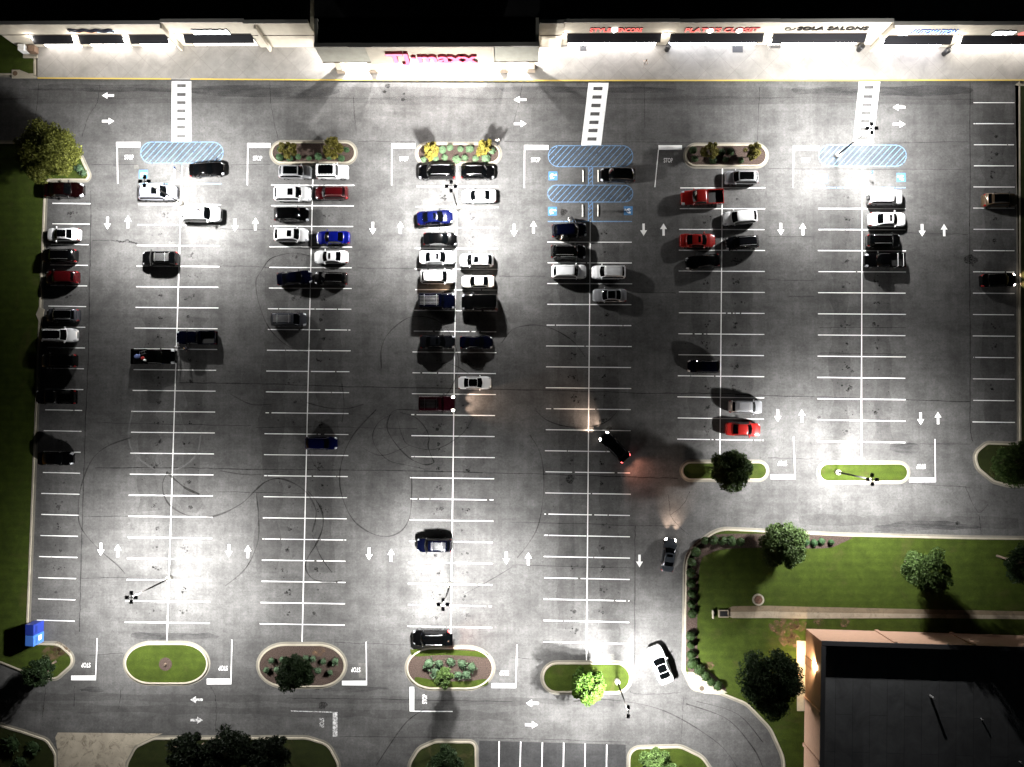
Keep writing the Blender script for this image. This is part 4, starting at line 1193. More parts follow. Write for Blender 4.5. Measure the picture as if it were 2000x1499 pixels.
def car_meshes(ty):
    if ty in CARMESH: return CARMESH[ty]
    T = TYPES[ty]; L, Wd, Hh = T['L'], T['W'], T['H']; A, B, D, E = T['A'], T['B'], T['D'], T['E']; bx = T['box']
    hw = Wd / 2
    X = lambda s: L * (.5 - s)
    wtab = [(0, lerp(.60, .86, bx)), (.008, lerp(.72, .92, bx)), (.025, lerp(.82, .96, bx)), (.06, lerp(.91, .985, bx)), (.13, .985), (.28, 1), (.72, 1), (.88, .985), (.95, lerp(.93, .98, bx)), (.98, lerp(.86, .96, bx)), (.993, lerp(.77, .92, bx)), (1, lerp(.66, .88, bx))]
    belt = T['dk']
    end = .615 if ty == 'pickup' else 1.0
    ztab = [(0, T['h0'] - .16), (.012, T['h0'] - .04), (.04, T['h0'] + .03), (A * .6, lerp(T['h0'], T['h1'], .75) + .02), (A, T['h1']), (E, belt), (.965 if E < .95 else .985, belt - .01 - (.04 if ty == 'sedan' else 0)), (.99, belt - .10), (1.0, belt - .26)]
    xf, xr = X(.185), X(.80)
    rw = .36 if ty not in ('pickup', 'boxy') else .41

    def bodypt(s, j):
        w = hw * prof(wtab, s); zt = prof(ztab, s); x = X(s)
        zb = .22 + .06 * bx
        for xw in (xf, xr):
            d = abs(x - xw)
            if d < rw: zb = max(zb, math.sqrt(rw * rw - d * d) + .33)
        zb = min(zb, zt - .14)
        cr = .035
        sec = [(0, zt + cr), (.45, zt + cr * .7), (.72, zt + cr * .3), (.88, zt - .015), (.96, zt - .06), (.995, zt - .16), (1.0, max(zb + .03, lerp(zt, zb, .5))), (.985, max(zb + .015, .42)), (.95, zb), (.5, zb), (0, zb)]
        f, z = sec[abs(j)]
        return Vector((x, w * f * (1 if j >= 0 else -1), z))
    ss = sorted(set([0, .004, .012, .025, .045, .07, 1 - .045, 1 - .025, 1 - .012, 1 - .004, 1] + [i / 44 for i in range(45)] + [A, E]))
    ss = [s for s in ss if s <= end + 1e-6]
    if ty == 'pickup': ss.append(end)
    J = list(range(-10, 11))
    body = MB()
    vs = [bodypt(s, j) for s in ss for j in J]
    n = len(J)
    fs = []
    for i in range(len(ss) - 1):
        for k in range(n - 1): fs.append((i * n + k, i * n + k + 1, (i + 1) * n + k + 1, (i + 1) * n + k))
    m0 = len(ss) - 1
    for k in range(10):
        fs.append((k, k + 1, n - 2 - k, n - 1 - k) if k < 9 else (9, 10, 11, 10)) if k < 9 else None
        fs.append((m0 * n + k, m0 * n + n - 1 - k, m0 * n + n - 2 - k, m0 * n + k + 1)) if k < 9 else None
    fs.append((9, 10, 11)); fs.append((m0 * n + 11, m0 * n + 10, m0 * n + 9))
    body.add(vs, fs)
    # cabin
    wb = hw * .955; wr0 = hw * lerp(.74, .86, bx)

    def cab(s, v):
        if s < B: t = (s - A) / (B - A); h = t ** lerp(.82, .95, bx)
        elif s <= D: h = 1.0
        else: t = (E - s) / (E - D); h = max(0, t) ** lerp(.75, .6, bx)
        zbelt = lerp(T['h1'], belt, (s - A) / (E - A)) - .05
        arch = .045 * math.sin(math.pi * max(0, min(1, (s - B) / (D - B)))) if B < s < D else 0
        zt = lerp(zbelt + .02, Hh - .05 + arch, h)
        wr = lerp(wb * .90, wr0, h)
        a = abs(v)
        if a <= .7:
            q = a / .7
            y = wr * q; z = zt + .03 * (1 - q * q) - (.045 * ((q - .75) / .25) ** 2 if q > .75 else 0) * h
        else:
            t = (a - .7) / .3
            y = lerp(wr, wb, t ** .85); z = lerp(zt - .045 * h, zbelt, t)
        bul = 0
        if s < B: bul = lerp(.20, .07, (s - A) / (B - A)) * (1 - .6 * bx)
        elif s > D: bul = -lerp(.05, .14, (s - D) / max(.001, E - D)) * (1 - .6 * bx)
        elif B <= s <= D: bul = lerp(.07, -.05, (s - B) / (D - B)) * (1 - .6 * bx)
        x = X(s) + bul * (1 - min(1, a / .7) ** 2)
        return Vector((x, y * (1 if v >= 0 else -1), z))
    cs = [A + (B - A) * i / 6 for i in range(6)] + [B + (D - B) * i / 8 for i in range(8)] + [D + (E - D) * i / 6 for i in range(7)]
    vv = [-1, -.9, -.8, -.7, -.66, -.6, -.5, -.35, -.18, 0, .18, .35, .5, .6, .66, .7, .8, .9, 1]
    nv = len(vv)
    cvs = [cab(s, v) for s in cs for v in vv]
    cfs = [(i * nv + k, i * nv + k + 1, (i + 1) * nv + k + 1, (i + 1) * nv + k) for i in range(len(cs) - 1) for k in range(nv - 1)]
    cfs += [tuple(range(nv - 1, -1, -1)), tuple((len(cs) - 1) * nv + k for k in range(nv))]
    body.add(cvs, cfs)
    out = {}
    bm_ = body.mesh('car_body', None, True)
    out['body'] = bm_

    def patch(s0, s1, v0, v1, ns=6, nvv=6, off=.010, fn=cab, thick=.0):
        m = MB(); pts = []
        for i in range(ns + 1):
            for k in range(nvv + 1):
                s, v = lerp(s0, s1, i / ns), lerp(v0, v1, k / nvv)
                p = fn(s, v); e = .004
                ds = fn(min(s + e, E - 1e-4), v) - fn(max(s - e, A + 1e-4), v); dv = fn(s, v + .004) - fn(s, v - .004)
                nn = ds.cross(dv)
                if nn.length < 1e-9: nn = Vector((0, 0, 1))
                nn.normalize()
                c = p - Vector((X((A + E) / 2), 0, .9))
                if nn.dot(c) < 0: nn = -nn
                pts.append(p + nn * off)
        k_ = nvv + 1
        m.add(pts, [(i * k_ + k, i * k_ + k + 1, (i + 1) * k_ + k + 1, (i + 1) * k_ + k) for i in range(ns) for k in range(nvv)])
        return m.mesh('car_glass', None, True)
    out['windshield'] = patch(A + (B - A) * .10, B - (B - A) * .06, -.64, .64)
    out['rear_window'] = patch(D + (E - D) * .08, E - (E - D) * (.22 if bx < .2 else .4), -.6, .6)
    for k, sgn in (('L', 1), ('R', -1)):
        a_, b_ = A + (B - A) * .45, (E - (E - D) * .45 if ty != 'pickup' else D)
        out['side' + k] = patch(a_, b_, sgn * .755, sgn * .955, 12, 3)
    out['sunroof'] = patch(B + (D - B) * .14, B + (D - B) * .42, -.42, .42)
    out['panoroof'] = patch(B + (D - B) * .05, B + (D - B) * .88, -.52, .52)
    out['blackroof'] = patch(B - .002, D + .002, -.66, .66)
    # headlights, tail lights from the body skin
    def bpatch(s0, s1, j0, j1, off):
        m = MB(); pts = []; ns = 4
        for i in range(ns + 1):
            s = lerp(s0, s1, i / ns)
            for j in range(j0, j1 + (1 if j1 > j0 else -1), 1 if j1 > j0 else -1):
                p = bodypt(s, j)
                c = Vector((p.x * .9, 0, p.z * .55)); nn = (p - c).normalized()
                pts.append(p + nn * off)
        w = abs(j1 - j0) + 1
        m.add(pts, [(i * w + k, i * w + k + 1, (i + 1) * w + k + 1, (i + 1) * w + k) for i in range(ns) for k in range(w - 1)])
        return m.mesh('car_lamp', None, True)
    out['hlL'] = bpatch(.006, .075, 2, 6, .012); out['hlR'] = bpatch(.006, .075, -2, -6, .012)
    if ty == 'pickup':
        for k, sg_ in (('L', 1), ('R', -1)): out['tl' + k] = MB().box((-L / 2 + .03, sg_ * hw * .88, .95), (.1, .16, .4)).mesh('car_lamp')
    else:
        s_t = .935 if E < .95 else .945
        out['tlL'] = bpatch(s_t, .997, 3, 6, .014); out['tlR'] = bpatch(s_t, .997, -3, -6, .012)
    m = MB(); xx = X(.0)
    m.box((xx + .005, 0, lerp(.3, T['h0'] - .16, .55)), (.05, hw * .9, .2 + .08 * bx)); out['grille'] = m.mesh('grille', None, bevel=.01)
    mx = X(A + (B - A) * .35)
    for k, sg_ in (('L', 1), ('R', -1)):
        out['mir' + k] = MB().box((mx, sg_ * (hw + .045), T['h1'] + .07), (.15, .30, .15)).mesh('mirror', None, True, bevel=.03)
    # wheels
    seg = 18; wr_ = .33 if rw < .4 else .38
    w = MB(); rr = [(.0, wr_ * .55), (.0, wr_ * .95), (.04, wr_), (.18, wr_), (.22, wr_ * .95), (.22, wr_ * .55)]
    vs = [(r * math.cos(2 * math.pi * k / seg), y - .11, r * math.sin(2 * math.pi * k / seg)) for y, r in rr for k in range(seg)]
    w.add(vs, [(i * seg + k, i * seg + (k + 1) % seg, (i + 1) * seg + (k + 1) % seg, (i + 1) * seg + k) for i in range(len(rr) - 1) for k in range(seg)])
    out['tyre'] = w.mesh('tyre', None, True)
    w = MB(); 
    for yy in (-.09, .09): w.add([(wr_ * .6 * math.cos(2 * math.pi * k / seg), yy, wr_ * .6 * math.sin(2 * math.pi * k / seg)) for k in range(seg)], [tuple(range(seg))])
    for k in range(5):
        a = 2 * math.pi * k / 5
        w.box((wr_ * .3 * math.cos(a), 0, wr_ * .3 * math.sin(a)), (.06, .2, .06))
    out['rim'] = w.mesh('rim')
    m = MB()
    zr = Hh + .03
    for sg_ in (1, -1):
        pts = [cab(lerp(B, D, t), .56 * sg_) + Vector((0, 0, .015 if t in (0, 1) else .055)) for t in (0, .06, .3, .6, .94, 1)]
        m.tube(pts, .022, 6)
    out['rails'] = m.mesh('rails', None, True)
    m = MB()
    for v in (-.42, -.28, -.14, 0, .14, .28, .42): m.tube([cab(lerp(B, D, t), v) + Vector((0, 0, .022)) for t in (.12, .4, .7, .95)], .02, 5)
    for t in (.2, .75): m.tube([cab(lerp(B, D, t), v) + Vector((0, 0, .05)) for v in (-.58, -.3, 0, .3, .58)], .02, 5)
    out['rack'] = m.mesh('rack', None, True)
    # pickup bed
    if ty == 'pickup':
        x0, x1 = X(.62), X(1.0); xm, ll = (x0 + x1) / 2, abs(x1 - x0)
        m = MB()
        for sg_ in (1, -1):
            m.box((xm, sg_ * (hw - .06), .95), (ll, .12, .5))
            # outer skin around the wheel opening
            m.box((xr + .85, sg_ * (hw - .06), .5), (.66 if X(.62) > xr + 1.1 else .5, .1, .42)); m.box((x1 + .25, sg_ * (hw - .06), .5), (.44, .1, .42))
        m.box((x1 + .05, 0, .93), (.1, Wd - .25, .5)); m.box((x0 - .04, 0, .95), (.08, Wd - .25, .5))
        m.box((x1 - .02, 0, .5), (.16, Wd - .1, .2))
        out['bed'] = m.mesh('bed', None, bevel=.015)
        out['bedfloor'] = MB().box((xm, 0, .70), (ll - .12, Wd - .26, .05)).mesh('bedfloor')
    out['_geo'] = (xf, xr, wr_, hw, L, cab, B, D, X)
    CARMESH[ty] = out
    return out


def car(px, py, lpx, head, ty, col, label, opts='', rear=None):
    T = car_meshes(ty); p = P(px, py, .8)
    name = {'sedan': 'sedan', 'coupe': 'coupe', 'suv': 'sport_utility_car', 'hatch': 'hatchback', 'boxy': 'off_road_car', 'van': 'minivan', 'pickup': 'pickup_truck'}[ty]
    r = empty(name, (p.x, p.y, 0.002), R(head))
    tag(r, label, {'pickup': 'pickup truck', 'van': 'minivan'}.get(ty, 'car'), 'cars in the parking lot')
    xf, xr, wr_, hw, L, cab, B, D, X = T['_geo']
    s = max(.9, min(1.08, lpx / 15.0 / L)); r.scale = (s, s, s)
    pm = paint(col)
    b = link('body', T['body'], r, pm)
    link('windshield', T['windshield'], r, M['glass']); link('rear_window', T['rear_window'], r, M['glass'])
    link('side_window', T['sideL'], r, M['glass']); link('side_window', T['sideR'], r, M['glass'])
    hm = M['headlight_on'] if 'H' in opts else M['headlight']; tm = M['tail_on'] if 'T' in opts else M['tail']
    link('headlight', T['hlL'], r, hm); link('headlight', T['hlR'], r, hm)
    link('tail_light', T['tlL'], r, tm); link('tail_light', T['tlR'], r, tm)
    link('grille', T['grille'], r, M['plastic'])
    mm = pm if col in ('white', 'silver', 'red', 'blue') else M['plastic']
    link('side_mirror', T['mirL'], r, mm); link('side_mirror', T['mirR'], r, mm)
    for x in (xf, xr):
        for sg_ in (1, -1):
            w = link('wheel', T['tyre'], r, M['tyre']); w.location = (x, sg_ * (hw - .125), wr_)
            link('rim', T['rim'], w, M['rim'])
    if 's' in opts: link('sunroof', T['sunroof'], r, M['glass'])
    if 'p' in opts: link('sunroof', T['panoroof'], r, M['glass'])
    if 'b' in opts: link('black_roof', T['blackroof'], r, M['glass'])
    if 'r' in opts: link('roof_rail', T['rails'], r, M['rail'])
    if 'k' in opts: link('roof_rack', T['rack'], r, M['rail'] if col not in ('white', 'burgundy') else M['plastic'])
    if ty == 'pickup':
        bd = link('cargo_bed', T['bed'], r, pm); link('bed_floor', T['bedfloor'], bd, M['plastic'])
    if 'x' in opts:  # spare wheel on the tail gate
        w = link('spare_wheel', T['tyre'], r, M['tyre']); w.location = (-L / 2 - .12, -.1, 1.0); w.rotation_euler = (0, 0, R(90)); link('rim', T['rim'], w, M['rim'])
    if 'c' in opts:  # white cross bars over the bed
        m = MB()
        for x in (-L * .28, -L * .42): m.tube([(x, -hw + .06, 1.2), (x, -hw + .06, 1.42), (x, hw - .06, 1.42), (x, hw - .06, 1.2)], .035, 6)
        m.build('cross_bar', plain('white bar', (.75, .75, .75), .4), r)
    if 'H' in opts:
        for sg_ in (1, -1):
            add_light('SPOT', 'headlight_beam', (L / 2 + .05, sg_ * hw * .7, .66), 3600, (1, .72, .54), .06, r, (0, R(-89), 0), 62, 1.0)
    if 'T' in opts:
        for sg_ in (1, -1):
            add_light('SPOT', 'tail_light_glow', (-L / 2 - .08, sg_ * hw * .75, .85), 950, (1, .38, .25), .25, r, (0, R(97), 0), 112, 1.0)
    return r


CARS = [
    # west row
    (124, 371, 76, 0, 'sedan', 'maroon', 'dark maroon sedan beside the big tree at the top of the west row', ''),
    (122, 458, 66, 180, 'sedan', 'white', 'white sedan with black roof in the west row between empty stall and black SUV', 'b'),
    (115, 500, 68, 180, 'suv', 'black', 'black SUV in the west row between white sedan and dark red SUV', 'r'),
    (120, 542, 62, 180, 'suv', 'darkred', 'dark red SUV in the west row with an empty stall below it', ''),
    (121, 616, 62, 180, 'suv', 'grey', 'grey SUV with bluish roof in the west row directly above the white black-roofed one', 'rb'),
    (115, 655, 68, 0, 'suv', 'white', 'white SUV with black roof facing the lane in the west row', 'b'),
    (114, 705, 68, 180, 'suv', 'black', 'black SUV in deep shade in the west row below the white black-roofed one', ''),
    (108, 776, 74, 180, 'pickup', 'black', 'black pickup in deep shade in the west row with chrome at its tail', ''),
    (107, 896, 68, 0, 'sedan', 'black', 'black sedan alone in the lower west row with its shadow on the grass', ''),
    # first double row
    (403, 331, 68, 4, 'coupe', 'black', 'black coupe in the first double row below the blue hatching', ''),
    (308, 377, 74, 0, 'suv', 'lilac', 'silver lilac SUV with sunroof under the lamp post in the first double row', 's'),
    (393, 419, 76, 0, 'suv', 'white', 'white SUV with small dark sunroof below the lamp post in the first double row', 's'),
    (312, 505, 70, 180, 'suv', 'black', 'black SUV with ribbed grey roof rack alone in the first double row', 'k'),
    (300, 697, 84, 0, 'pickup', 'black', 'black pickup with a cluttered bed in the first double row', ''),
    (383, 660, 76, 180, 'pickup', 'navy', 'dark navy pickup with people beside it in the first double row', ''),
    # second double row
    (576, 336, 62, 0, 'suv', 'silver', 'silver SUV with dark glass roof just below the second island', 'p'),
    (649, 336, 62, 0, 'boxy', 'white', 'white boxy off road car with black roof below the second island', 'b'),
    (571, 379, 72, 0, 'suv', 'white', 'white SUV with sunroof and roof rails left of the dark red SUV', 'sr'),
    (647, 377, 62, 180, 'suv', 'darkred', 'dark red SUV with bright roof rails in the second double row', 'r'),
    (569, 419, 68, 0, 'suv', 'black', 'black SUV alone in its bay above the white SUV left of the blue sedan', ''),
    (568, 459, 66, 0, 'hatch', 'white', 'white hatchback with sunroof left of the bright blue sedan', 's'),
    (650, 464, 66, 180, 'sedan', 'blue', 'bright royal blue sedan in the second double row', ''),
    (646, 502, 66, 180, 'sedan', 'white', 'white sedan with sunroof below the bright blue sedan', 's'),
    (574, 543, 68, 5, 'sedan', 'navy', 'navy sedan parked nose to nose with a black SUV', ''),
    (646, 544, 64, 178, 'suv', 'black', 'black SUV parked nose to nose with the navy sedan', 'r'),
    (563, 624, 68, 0, 'van', 'grey', 'grey minivan with ribbed roof alone on the lower left of the second double row', 'k'),
    (627, 866, 62, 0, 'hatch', 'midblue', 'small dark blue car alone in the lower second double row, nose to the lane', ''),
    # third double row
    (853, 336, 72, 180, 'suv', 'black', 'black SUV facing west just below the bright central island', 'r'),
    (933, 336, 66, 0, 'hatch', 'black', 'black hatchback facing east just below the bright central island', 'r'),
    (935, 383, 68, 180, 'sedan', 'white', 'white sedan right of the lamp head in the third double row', ''),
    (849, 425, 70, 4, 'sedan', 'midblue', 'shiny blue sedan with sunroof beside the lamp post base', 's'),
    (859, 467, 66, 0, 'sedan', 'black', 'glossy black sedan between blue sedan and white sedan', ''),
    (854, 503, 70, 0, 'sedan', 'white', 'white sedan with sunroof below the glossy black sedan', 's'),
    (931, 509, 66, 180, 'hatch', 'white', 'white hatchback with sunroof above the cream sedan', 's'),
    (855, 541, 68, 0, 'suv', 'white', 'white SUV with orange light beside it above the navy off road car', 'r'),
    (933, 550, 64, 180, 'sedan', 'pearl', 'cream sedan facing the white SUV with orange light beside it', ''),
    (853, 589, 72, 0, 'boxy', 'navy', 'navy boxy off road car with ribbed roof in the third double row', 'k'),
    (937, 591, 70, 180, 'boxy', 'black', 'black boxy off road car below the cream sedan', ''),
    (854, 668, 68, 0, 'sedan', 'charcoal', 'charcoal sedan in the middle of the lot left of a navy sedan', 's'),
    (930, 669, 64, 0, 'sedan', 'navy', 'navy sedan right of the charcoal sedan in the middle of the lot', 's'),
    (927, 748, 64, 0, 'sedan', 'white', 'white sedan with all black roof above the orange headlight glow', 'b'),
    (853, 789, 70, 0, 'boxy', 'burgundy', 'burgundy boxy car with lit headlights and roof rack', 'kH'),
    (848, 1065, 68, 180, 'suv', 'navy', 'dark blue SUV with silver ribbed roof alone in the bright lower stalls', 'k'),
    (842, 1246, 72, 180, 'hatch', 'black', 'black hatchback with red tail lights lit at the bottom island', 'rT'),
    # fourth double row
    (1207, 342, 68, 178, 'suv', 'black', 'black SUV at the wheel stop in the blue accessible stalls', ''),
    (1112, 450, 68, 3, 'suv', 'navy', 'navy SUV with open doors and people beside it', ''),
    (1110, 492, 68, 0, 'suv', 'black', 'black SUV below the navy SUV with open doors', 'r'),
    (1111, 531, 68, 0, 'suv', 'white', 'white SUV facing east below two dark SUVs', 'r'),
    (1189, 532, 66, 180, 'suv', 'white', 'white SUV facing west with a long shadow above the silver sedan', 'r'),
    (1191, 577, 66, 180, 'sedan', 'silver', 'silver sedan with dark sunroof casting a round shadow', 'p'),
    (1201, 874, 66, 134, 'sedan', 'black', 'black sedan driving diagonally with headlights and tail lights on', 'HT'),
    (1307, 1085, 64, 82, 'sedan', 'slate', 'slate sedan driving north with headlights on beside the east kerb', 'sHt'),
    (1290, 1299, 74, 111, 'coupe', 'white', 'white car with black cabin turning beside the triangular drain slab', 'b'),
    # fifth double row
    (1449, 347, 64, 180, 'suv', 'silver', 'silver SUV with black glass roof at the top of the fifth double row', 'p'),
    (1371, 386, 82, 182, 'pickup', 'red', 'red pickup with dark empty bed', ''),
    (1446, 425, 66, 185, 'hatch', 'white', 'white hatchback right of the red pickup and above a grey SUV', ''),
    (1363, 470, 70, 0, 'sedan', 'red', 'red sedan below the red pickup', 's'),
    (1450, 474, 64, 184, 'suv', 'charcoal', 'dark grey SUV right of the red sedan', 'r'),
    (1373, 511, 66, 186, 'sedan', 'black', 'black sedan parked crooked below the red sedan', ''),
    (1375, 716, 62, 178, 'hatch', 'navy', 'navy hatchback alone with an oval shadow', ''),
    (1457, 795, 60, -1, 'suv', 'silver', 'silver SUV with roof rails above a red sedan', 'k'),
    (1452, 839, 68, -2, 'sedan', 'red', 'bright red sedan above the tree island', ''),
    # sixth double row
    (1729, 386, 64, 0, 'boxy', 'white', 'white off road car with spare wheel on its tail in the sixth double row', 'x'),
    (1734, 429, 72, 0, 'sedan', 'white', 'white sedan with black rear glass roof in the sixth double row', 's'),
    (1727, 470, 62, 0, 'suv', 'black', 'black SUV between white sedan and black pickup', 'r'),
    (1728, 509, 72, 180, 'pickup', 'black', 'black pickup with white cross bars over its bed', 'c'),
    # east edge
    (1955, 391, 66, 0, 'suv', 'brown', 'brown SUV with dark glass roof at the east kerb', 'pr'),
    (1952, 547, 68, 2, 'sedan', 'black', 'black sedan with lit headlights at the east kerb', 'H'),
]
CARO = {}
for c in CARS:
    CARO[c[6]] = car(*c)
# head lamp of the cream sedan lights the gap next to it
cs_ = CARO['cream sedan facing the white SUV with orange light beside it']
add_light('SPOT', 'headlight_beam', (2.3, .62, .62), 2600, (1, .66, .42), .05, cs_, (0, R(-86), R(2)), 34, .5)
# open doors on the navy SUV and raised tailgate of the black hatchback
nv = CARO['navy SUV with open doors and people beside it']
for sg_ in (1, -1):
    o = MB().box((-.5, 0, .62), (1.0, .07, .72)).build('open_door', paint('navy'), nv, bevel=.02)
    o.location = (.85 if sg_ > 0 else .1, sg_ * .96, 0); o.rotation_euler = (0, 0, R(-62 * sg_))
    MB().box((-.45, 0, 1.17), (.8, .03, .36)).build('door_window', M['glass'], o)
bh = CARO['black hatchback with red tail lights lit at the bottom island']
o = MB().box((-.42, 0, 0), (.9, 1.35, .07)).build('tailgate', paint('black'), bh, bevel=.02)
o.location = (-1.75, 0, 1.62); o.rotation_euler = (0, R(-12), 0)
MB().box((-.35, 0, .045), (.5, 1.1, .02)).build('rear_glass', M['glass'], o)
# load in the cluttered pickup bed
pk = CARO['black pickup with a cluttered bed in the first double row']
Xb = lambda x, y: (pk.matrix_basis @ Vector((x, y, 0)))
bpy.context.view_layer.update()


def bedpt(x, y, z): q = pk.matrix_world @ Vector((x, y, z)); return q


q = bedpt(-1.35, .35, .78)
m = MB()
for dy in (-.18, .18): m.tube([(q.x - .5, q.y + dy + .05, q.z + .1), (q.x, q.y + dy + .12, q.z + .42), (q.x + .45, q.y + dy + .25, q.z + .42), (q.x + .5, q.y + dy + .25, q.z + .05)], .025, 6)
for t in (-.3, 0, .3): m.tube([(q.x + t, q.y - .12 + .15 + t * .2, q.z + .40), (q.x + t, q.y + .26 + .12 + t * .2, q.z + .40)], .02, 6)
o = m.build('metal_frame', M['rim']); tag(o, 'folded grey tube frame lying in the black pickup bed', 'metal frame')
for nm, (x, y), s, col, lb in (('tool_bag', (-2.1, .05), (.75, .5, .35), (.12, .16, .35), 'slate blue bag at the tail end of the cluttered pickup bed'), ('jerry_can', (-1.35, -.18), (.45, .32, .4), (.35, .02, .02), 'red can in the cluttered pickup bed'), ('paper_sack', (-1.05, -.5), (.5, .28, .35), (.75, .75, .72), 'white sack in the cluttered pickup bed')):
    q = bedpt(x, y, .75)
    bm = bmesh.new(); bmesh.ops.create_icosphere(bm, subdivisions=3, radius=.5)
    for v in bm.verts:
        n = v.co.normalized(); e = 4.0
        k = (abs(n.x) ** e + abs(n.y) ** e + abs(n.z) ** e) ** (-1 / e)
        v.co = n * .5 * k * (1 + .10 * mnoise.noise(n * 2.3 + Vector((x, y, 0)) * 5))
        v.co.x *= s[0]; v.co.y *= s[1]; v.co.z *= s[2]
    me = bpy.data.meshes.new(nm); bm.to_mesh(me); bm.free()
    for p_ in me.polygons: p_.use_smooth = True
    me.materials.append(plain(nm + ' cloth', col, .8))
    o = bpy.data.objects.new(nm, me); COL.objects.link(o); o.location = (q.x, q.y, q.z + s[2] / 2); o.rotation_euler = (0, 0, random.uniform(0, 3)); tag(o, lb, nm.split('_')[-1])

# ------------------------------------------------------------------ people
def human(pose):
    """one continuous standing figure; returns mesh with slots skin, shirt, trousers, shoes"""
    J, Ed, Rd = [], [], []
    def j(p, r, par=None):
        J.append(p); Rd.append(r)
        if par is not None: Ed.append((par, len(J) - 1))
        return len(J) - 1
    st = .22 if pose == 'walk' else .02
    pel = j((0, 0, .95), .15)
    wa = j((0, 0, 1.08), .135, pel); ch = j((0, .01, 1.28), .165, wa); up = j((0, 0, 1.42), .13, ch); nk = j((0, .0, 1.50), .058, up); hd0 = j((0, .015, 1.58), .078, nk); hd1 = j((0, .02, 1.67), .095, hd0); hd2 = j((0, .005, 1.735), .06, hd1)
    for s in (1, -1):
        f = st * s
        hp = j((.10 * s, 0, .90), .105, pel); kn = j((.11 * s, f * .55 + .02, .50), .068, hp); an = j((.11 * s, f - (.05 if f < 0 else 0), .10 + (.05 if f < 0 else 0)), .045, kn); to = j((.12 * s, f + .17, .04), .04, an)
        sh = j((.19 * s, 0, 1.41), .068, up); el = j((.25 * s, -.03 - f * .4, 1.13), .045, sh); wrr = j((.25 * s, .06 - f * .9, .90), .030, el); pa = j((.25 * s, .085 - f * 1.0, .82), .034, wrr)
        for k, (dx, ln) in enumerate(((-.028, .075), (-.010, .088), (.010, .085), (.027, .066))):
            a = j((.25 * s, .085 - f + dx * .9, .775), .0095, pa); b = j((.25 * s - .008 * s, .088 - f + dx, .775 - ln * .55), .0088, a); j((.25 * s - .02 * s, .092 - f + dx, .775 - ln), .008, b)
        a = j((.245 * s, .125 - f, .835), .011, pa); j((.237 * s, .145 - f, .79), .009, a)
    me = bpy.data.meshes.new('figure'); me.from_pydata(J, Ed, [])
    o = bpy.data.objects.new('figure', me); COL.objects.link(o)
    sm = o.modifiers.new('skin', 'SKIN'); sm.use_smooth_shade = True
    for v, r in zip(me.skin_vertices[0].data, Rd): v.radius = (r, r)
    me.skin_vertices[0].data[0].use_root = True
    ss_ = o.modifiers.new('sub', 'SUBSURF'); ss_.levels = 1; ss_.render_levels = 1
    dg = bpy.context.evaluated_depsgraph_get()
    res = bpy.data.meshes.new_from_object(o.evaluated_get(dg)); res.name = 'person_' + pose
    bpy.data.objects.remove(o)
    res.materials.clear()
    for _ in range(4): res.materials.append(None)
    for p in res.polygons:
        c = p.center; p.use_smooth = True
        if c.z > 1.49: p.material_index = 0
        elif c.z < .085: p.material_index = 3
        elif abs(c.x) > .185 and c.z < 1.16: p.material_index = 0
        elif c.z > .98: p.material_index = 1
        else: p.material_index = 2
    return res


HUM = {k: human(k) for k in ('stand', 'walk')}
bm = bmesh.new(); bmesh.ops.create_icosphere(bm, subdivisions=3, radius=.108)
for v in bm.verts:
    v.co.z = v.co.z * 1.1
    if v.co.y > .045 and v.co.z < .05: v.co *= .82
bmesh.ops.delete(bm, geom=[v for v in bm.verts if v.co.z < -.06], context='VERTS')
hair_me = bpy.data.meshes.new('hair'); bm.to_mesh(hair_me); bm.free()
for p_ in hair_me.polygons: p_.use_smooth = True
face_me = MB().add([(-.012, .10, 1.645), (.012, .10, 1.645), (0, .135, 1.64), (0, .10, 1.685)], [(0, 1, 2), (1, 3, 2), (3, 0, 2)]).mesh('nose')
eye_me = MB().box((-.034, .103, 1.675), (.022, .012, .012)).box((.034, .103, 1.675), (.022, .012, .012)).mesh('eyes')
mouth_me = MB().box((0, .100, 1.615), (.045, .012, .010)).mesh('mouth')
ear_me = MB().box((-.098, .01, 1.655), (.02, .035, .055)).box((.098, .01, 1.655), (.02, .035, .055)).mesh('ears', bevel=.006)
SK_ = plain('skin', (.42, .26, .18), .6)


def person(px, py, rot, pose, shirt, legs, hair, label):
    p = P(px, py)
    z = .15 if py < 156 else .0
    r = link('person', HUM[pose]); 
    r.location = (p.x, p.y, z + .005); r.rotation_euler = (0, 0, R(rot))
    for i, m_ in enumerate((SK_, plain('shirt', shirt, .8), plain('trousers', legs, .8), plain('shoes', (.03, .03, .03), .6))):
        r.material_slots[i].link = 'OBJECT'; r.material_slots[i].material = m_
    tag(r, label, 'person')
    h = link('hair', hair_me, r, plain('hair', hair, .7)); h.location = (0, -.005, 1.675)
    link('nose', face_me, r, SK_); link('eyes', eye_me, r, plain('eye', (.02, .02, .02), .3)); link('mouth', mouth_me, r, plain('lips', (.3, .1, .08), .5)); link('ears', ear_me, r, SK_)


